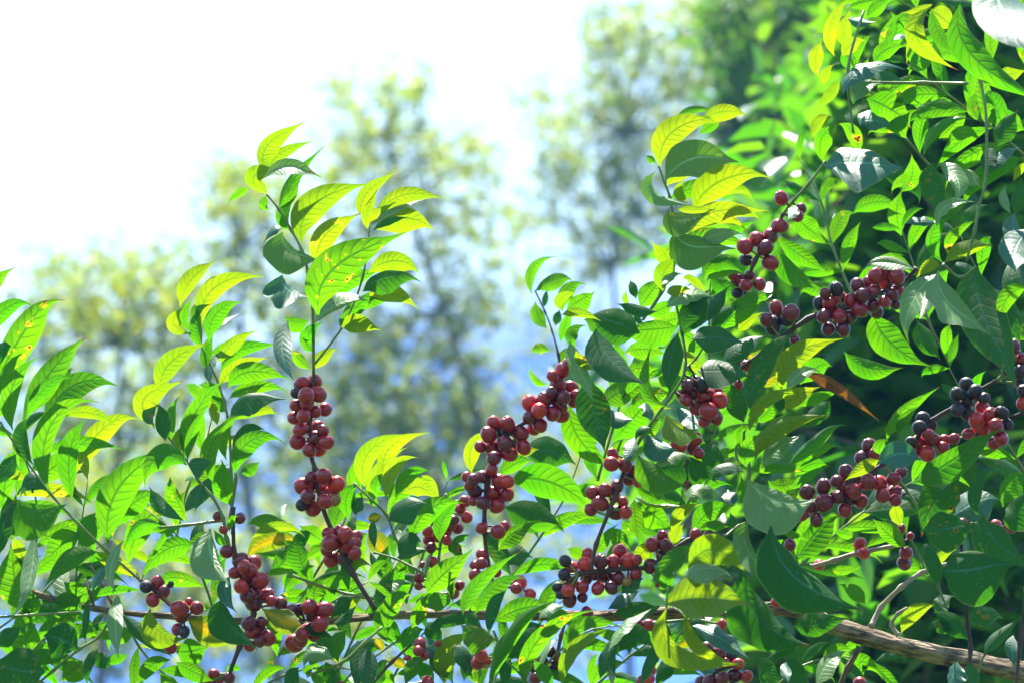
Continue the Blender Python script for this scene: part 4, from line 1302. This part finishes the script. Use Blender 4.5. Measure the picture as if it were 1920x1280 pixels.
crown_thing('coffee_bush', 'out of focus coffee bush below the thick bough at right, light and dark green', 'bush', BUSH, 4.2,
  [(1700, 1330), (1690, 1150), (1690, 950)],
  [(1560,1060,90,60,66),(1680,1000,100,60,88),(1800,1000,90,70,88),(1890,930,60,80,66),(1620,1150,120,60,88),(1780,1130,110,60,88),(1880,1120,60,80,66),(1560,1250,110,50,88),(1720,1260,120,50,99),(1860,1250,90,60,77),(1460,1180,80,60,55),(1420,1080,70,70,55),(1300,960,80,60,44)], .10, M['bg_sunlit'], 29, .2, .02, -.15, None, 'stem', 'foliage', .40, 9.0)
crown_thing('coffee_bush', 'out of focus coffee bush rising behind the spray in the upper right corner', 'bush', BUSH, 4.4,
  [(1760, 1400), (1770, 600), (1760, 300), (1750, 100)],
  [(1690,60,60,60,50),(1780,70,80,70,77),(1880,120,60,100,77),(1690,180,50,60,44),(1750,190,80,70,88),(1870,260,70,70,77),(1720,290,50,60,44),(1800,310,80,60,66),(1890,380,50,70,55),(1740,-10,120,40,66),(1880,-10,80,50,55)], .10, M['bg_sunlit'], 31, .14, .016, -.1, None, 'stem', 'foliage', .38, 9.0)
crown_thing('coffee_bush', 'out of focus coffee bush at the far right closing off the sky behind the others', 'bush', BUSH, 7.5,
  [(1720, 1400), (1720, 900), (1700, 400), (1700, 100)],
  [(1600,500,160,120,440),(1780,500,160,120,440),(1880,700,120,140,400),(1650,700,160,120,440),(1500,650,110,110,250),(1500,820,140,110,330),(1700,900,180,120,500),(1880,950,110,140,380),(1550,1000,160,110,400),(1750,1100,180,110,460),(1560,1180,170,100,380),(1850,1230,140,90,340),(1400,980,120,110,220),(1380,1150,120,90,200),(1750,300,160,120,440),(1880,350,100,130,300),(1650,150,130,120,380),(1820,120,140,120,420),(1380,800,100,90,160),(1320,700,70,80,80)], .12, M['bg_sunlit'], 37, .5, .04, -.15, None, 'stem', 'foliage', .42, 11.0)

# ------------------------------------------------------------------ air
m, n, l = newmat('blue_haze')
pv = n.new('ShaderNodeVolumePrincipled'); pv.inputs['Color'].default_value = (.16, .45, 1, 1); pv.inputs['Density'].default_value = HAZE; pv.inputs['Anisotropy'].default_value = .2
o = n.new('ShaderNodeOutputMaterial'); l.new(pv.outputs[0], o.inputs['Volume'])
if HAZE > 0:
    v = [(x, y, z) for x in (-270, 270) for y in (-270, 270) for z in (-2.5, 13)]
    f = [(0, 1, 3, 2), (4, 6, 7, 5), (0, 4, 5, 1), (2, 3, 7, 6), (0, 2, 6, 4), (1, 5, 7, 3)]
    h = mesh_obj('haze', v, f, [m], None, None, False); h['kind'] = 'stuff'; h['label'] = 'thin blue haze in front of the far trees'

crown_thing('tree', 'farthest tree line tree at left, a pale bluish green blur low behind the others', 'tree', FT, 34.0,
  [(120, 1500), (130, 1100), (150, 800)],
  [(60,760,120,90,220),(220,720,120,90,240),(380,860,120,90,220),(120,900,150,80,220),(280,960,150,80,220),(60,1060,130,80,180)], .12, M['bg_olive'], 51, 1.2, .05, -.35, None, 'trunk', 'crown', .40, 3.0)
crown_thing('tree', 'farthest tree line tree in the middle, a pale yellow green blur showing under the cherries', 'tree', FT, 36.0,
  [(840, 1500), (830, 1100), (800, 800)],
  [(640,820,130,90,240),(800,780,130,100,260),(920,900,130,90,200),(700,1000,160,80,220),(880,1040,150,80,180),(560,960,110,80,160),(1080,760,110,90,120),(1060,900,110,80,110)], .12, M['bg_olive'], 53, 1.2, .05, -.35, None, 'trunk', 'crown', .40, 3.0)

crown_thing('coffee_bush', 'out of focus coffee bush, lighter, in the gap below the wine red cherries', 'bush', BUSH, 5.8,
  [(1640, 1400), (1650, 1000), (1700, 700), (1720, 520)],
  [(1560,640,90,70,70),(1700,600,100,70,80),(1640,740,110,70,90),(1780,720,90,80,80),(1860,620,70,80,60),(1480,760,80,70,60),(1560,860,110,70,90),(1720,860,110,70,90),(1850,900,90,80,80),(1600,480,80,70,60),(1740,440,90,70,70),(1660,1000,120,70,80),(1500,940,80,60,50),(1820,1060,90,60,70),(1580,1150,110,60,80),(1760,1170,110,60,80)], .10, M['bg_sunlit'], 61, .35, .02, -.15, None, 'stem', 'foliage', .40, 10.0)
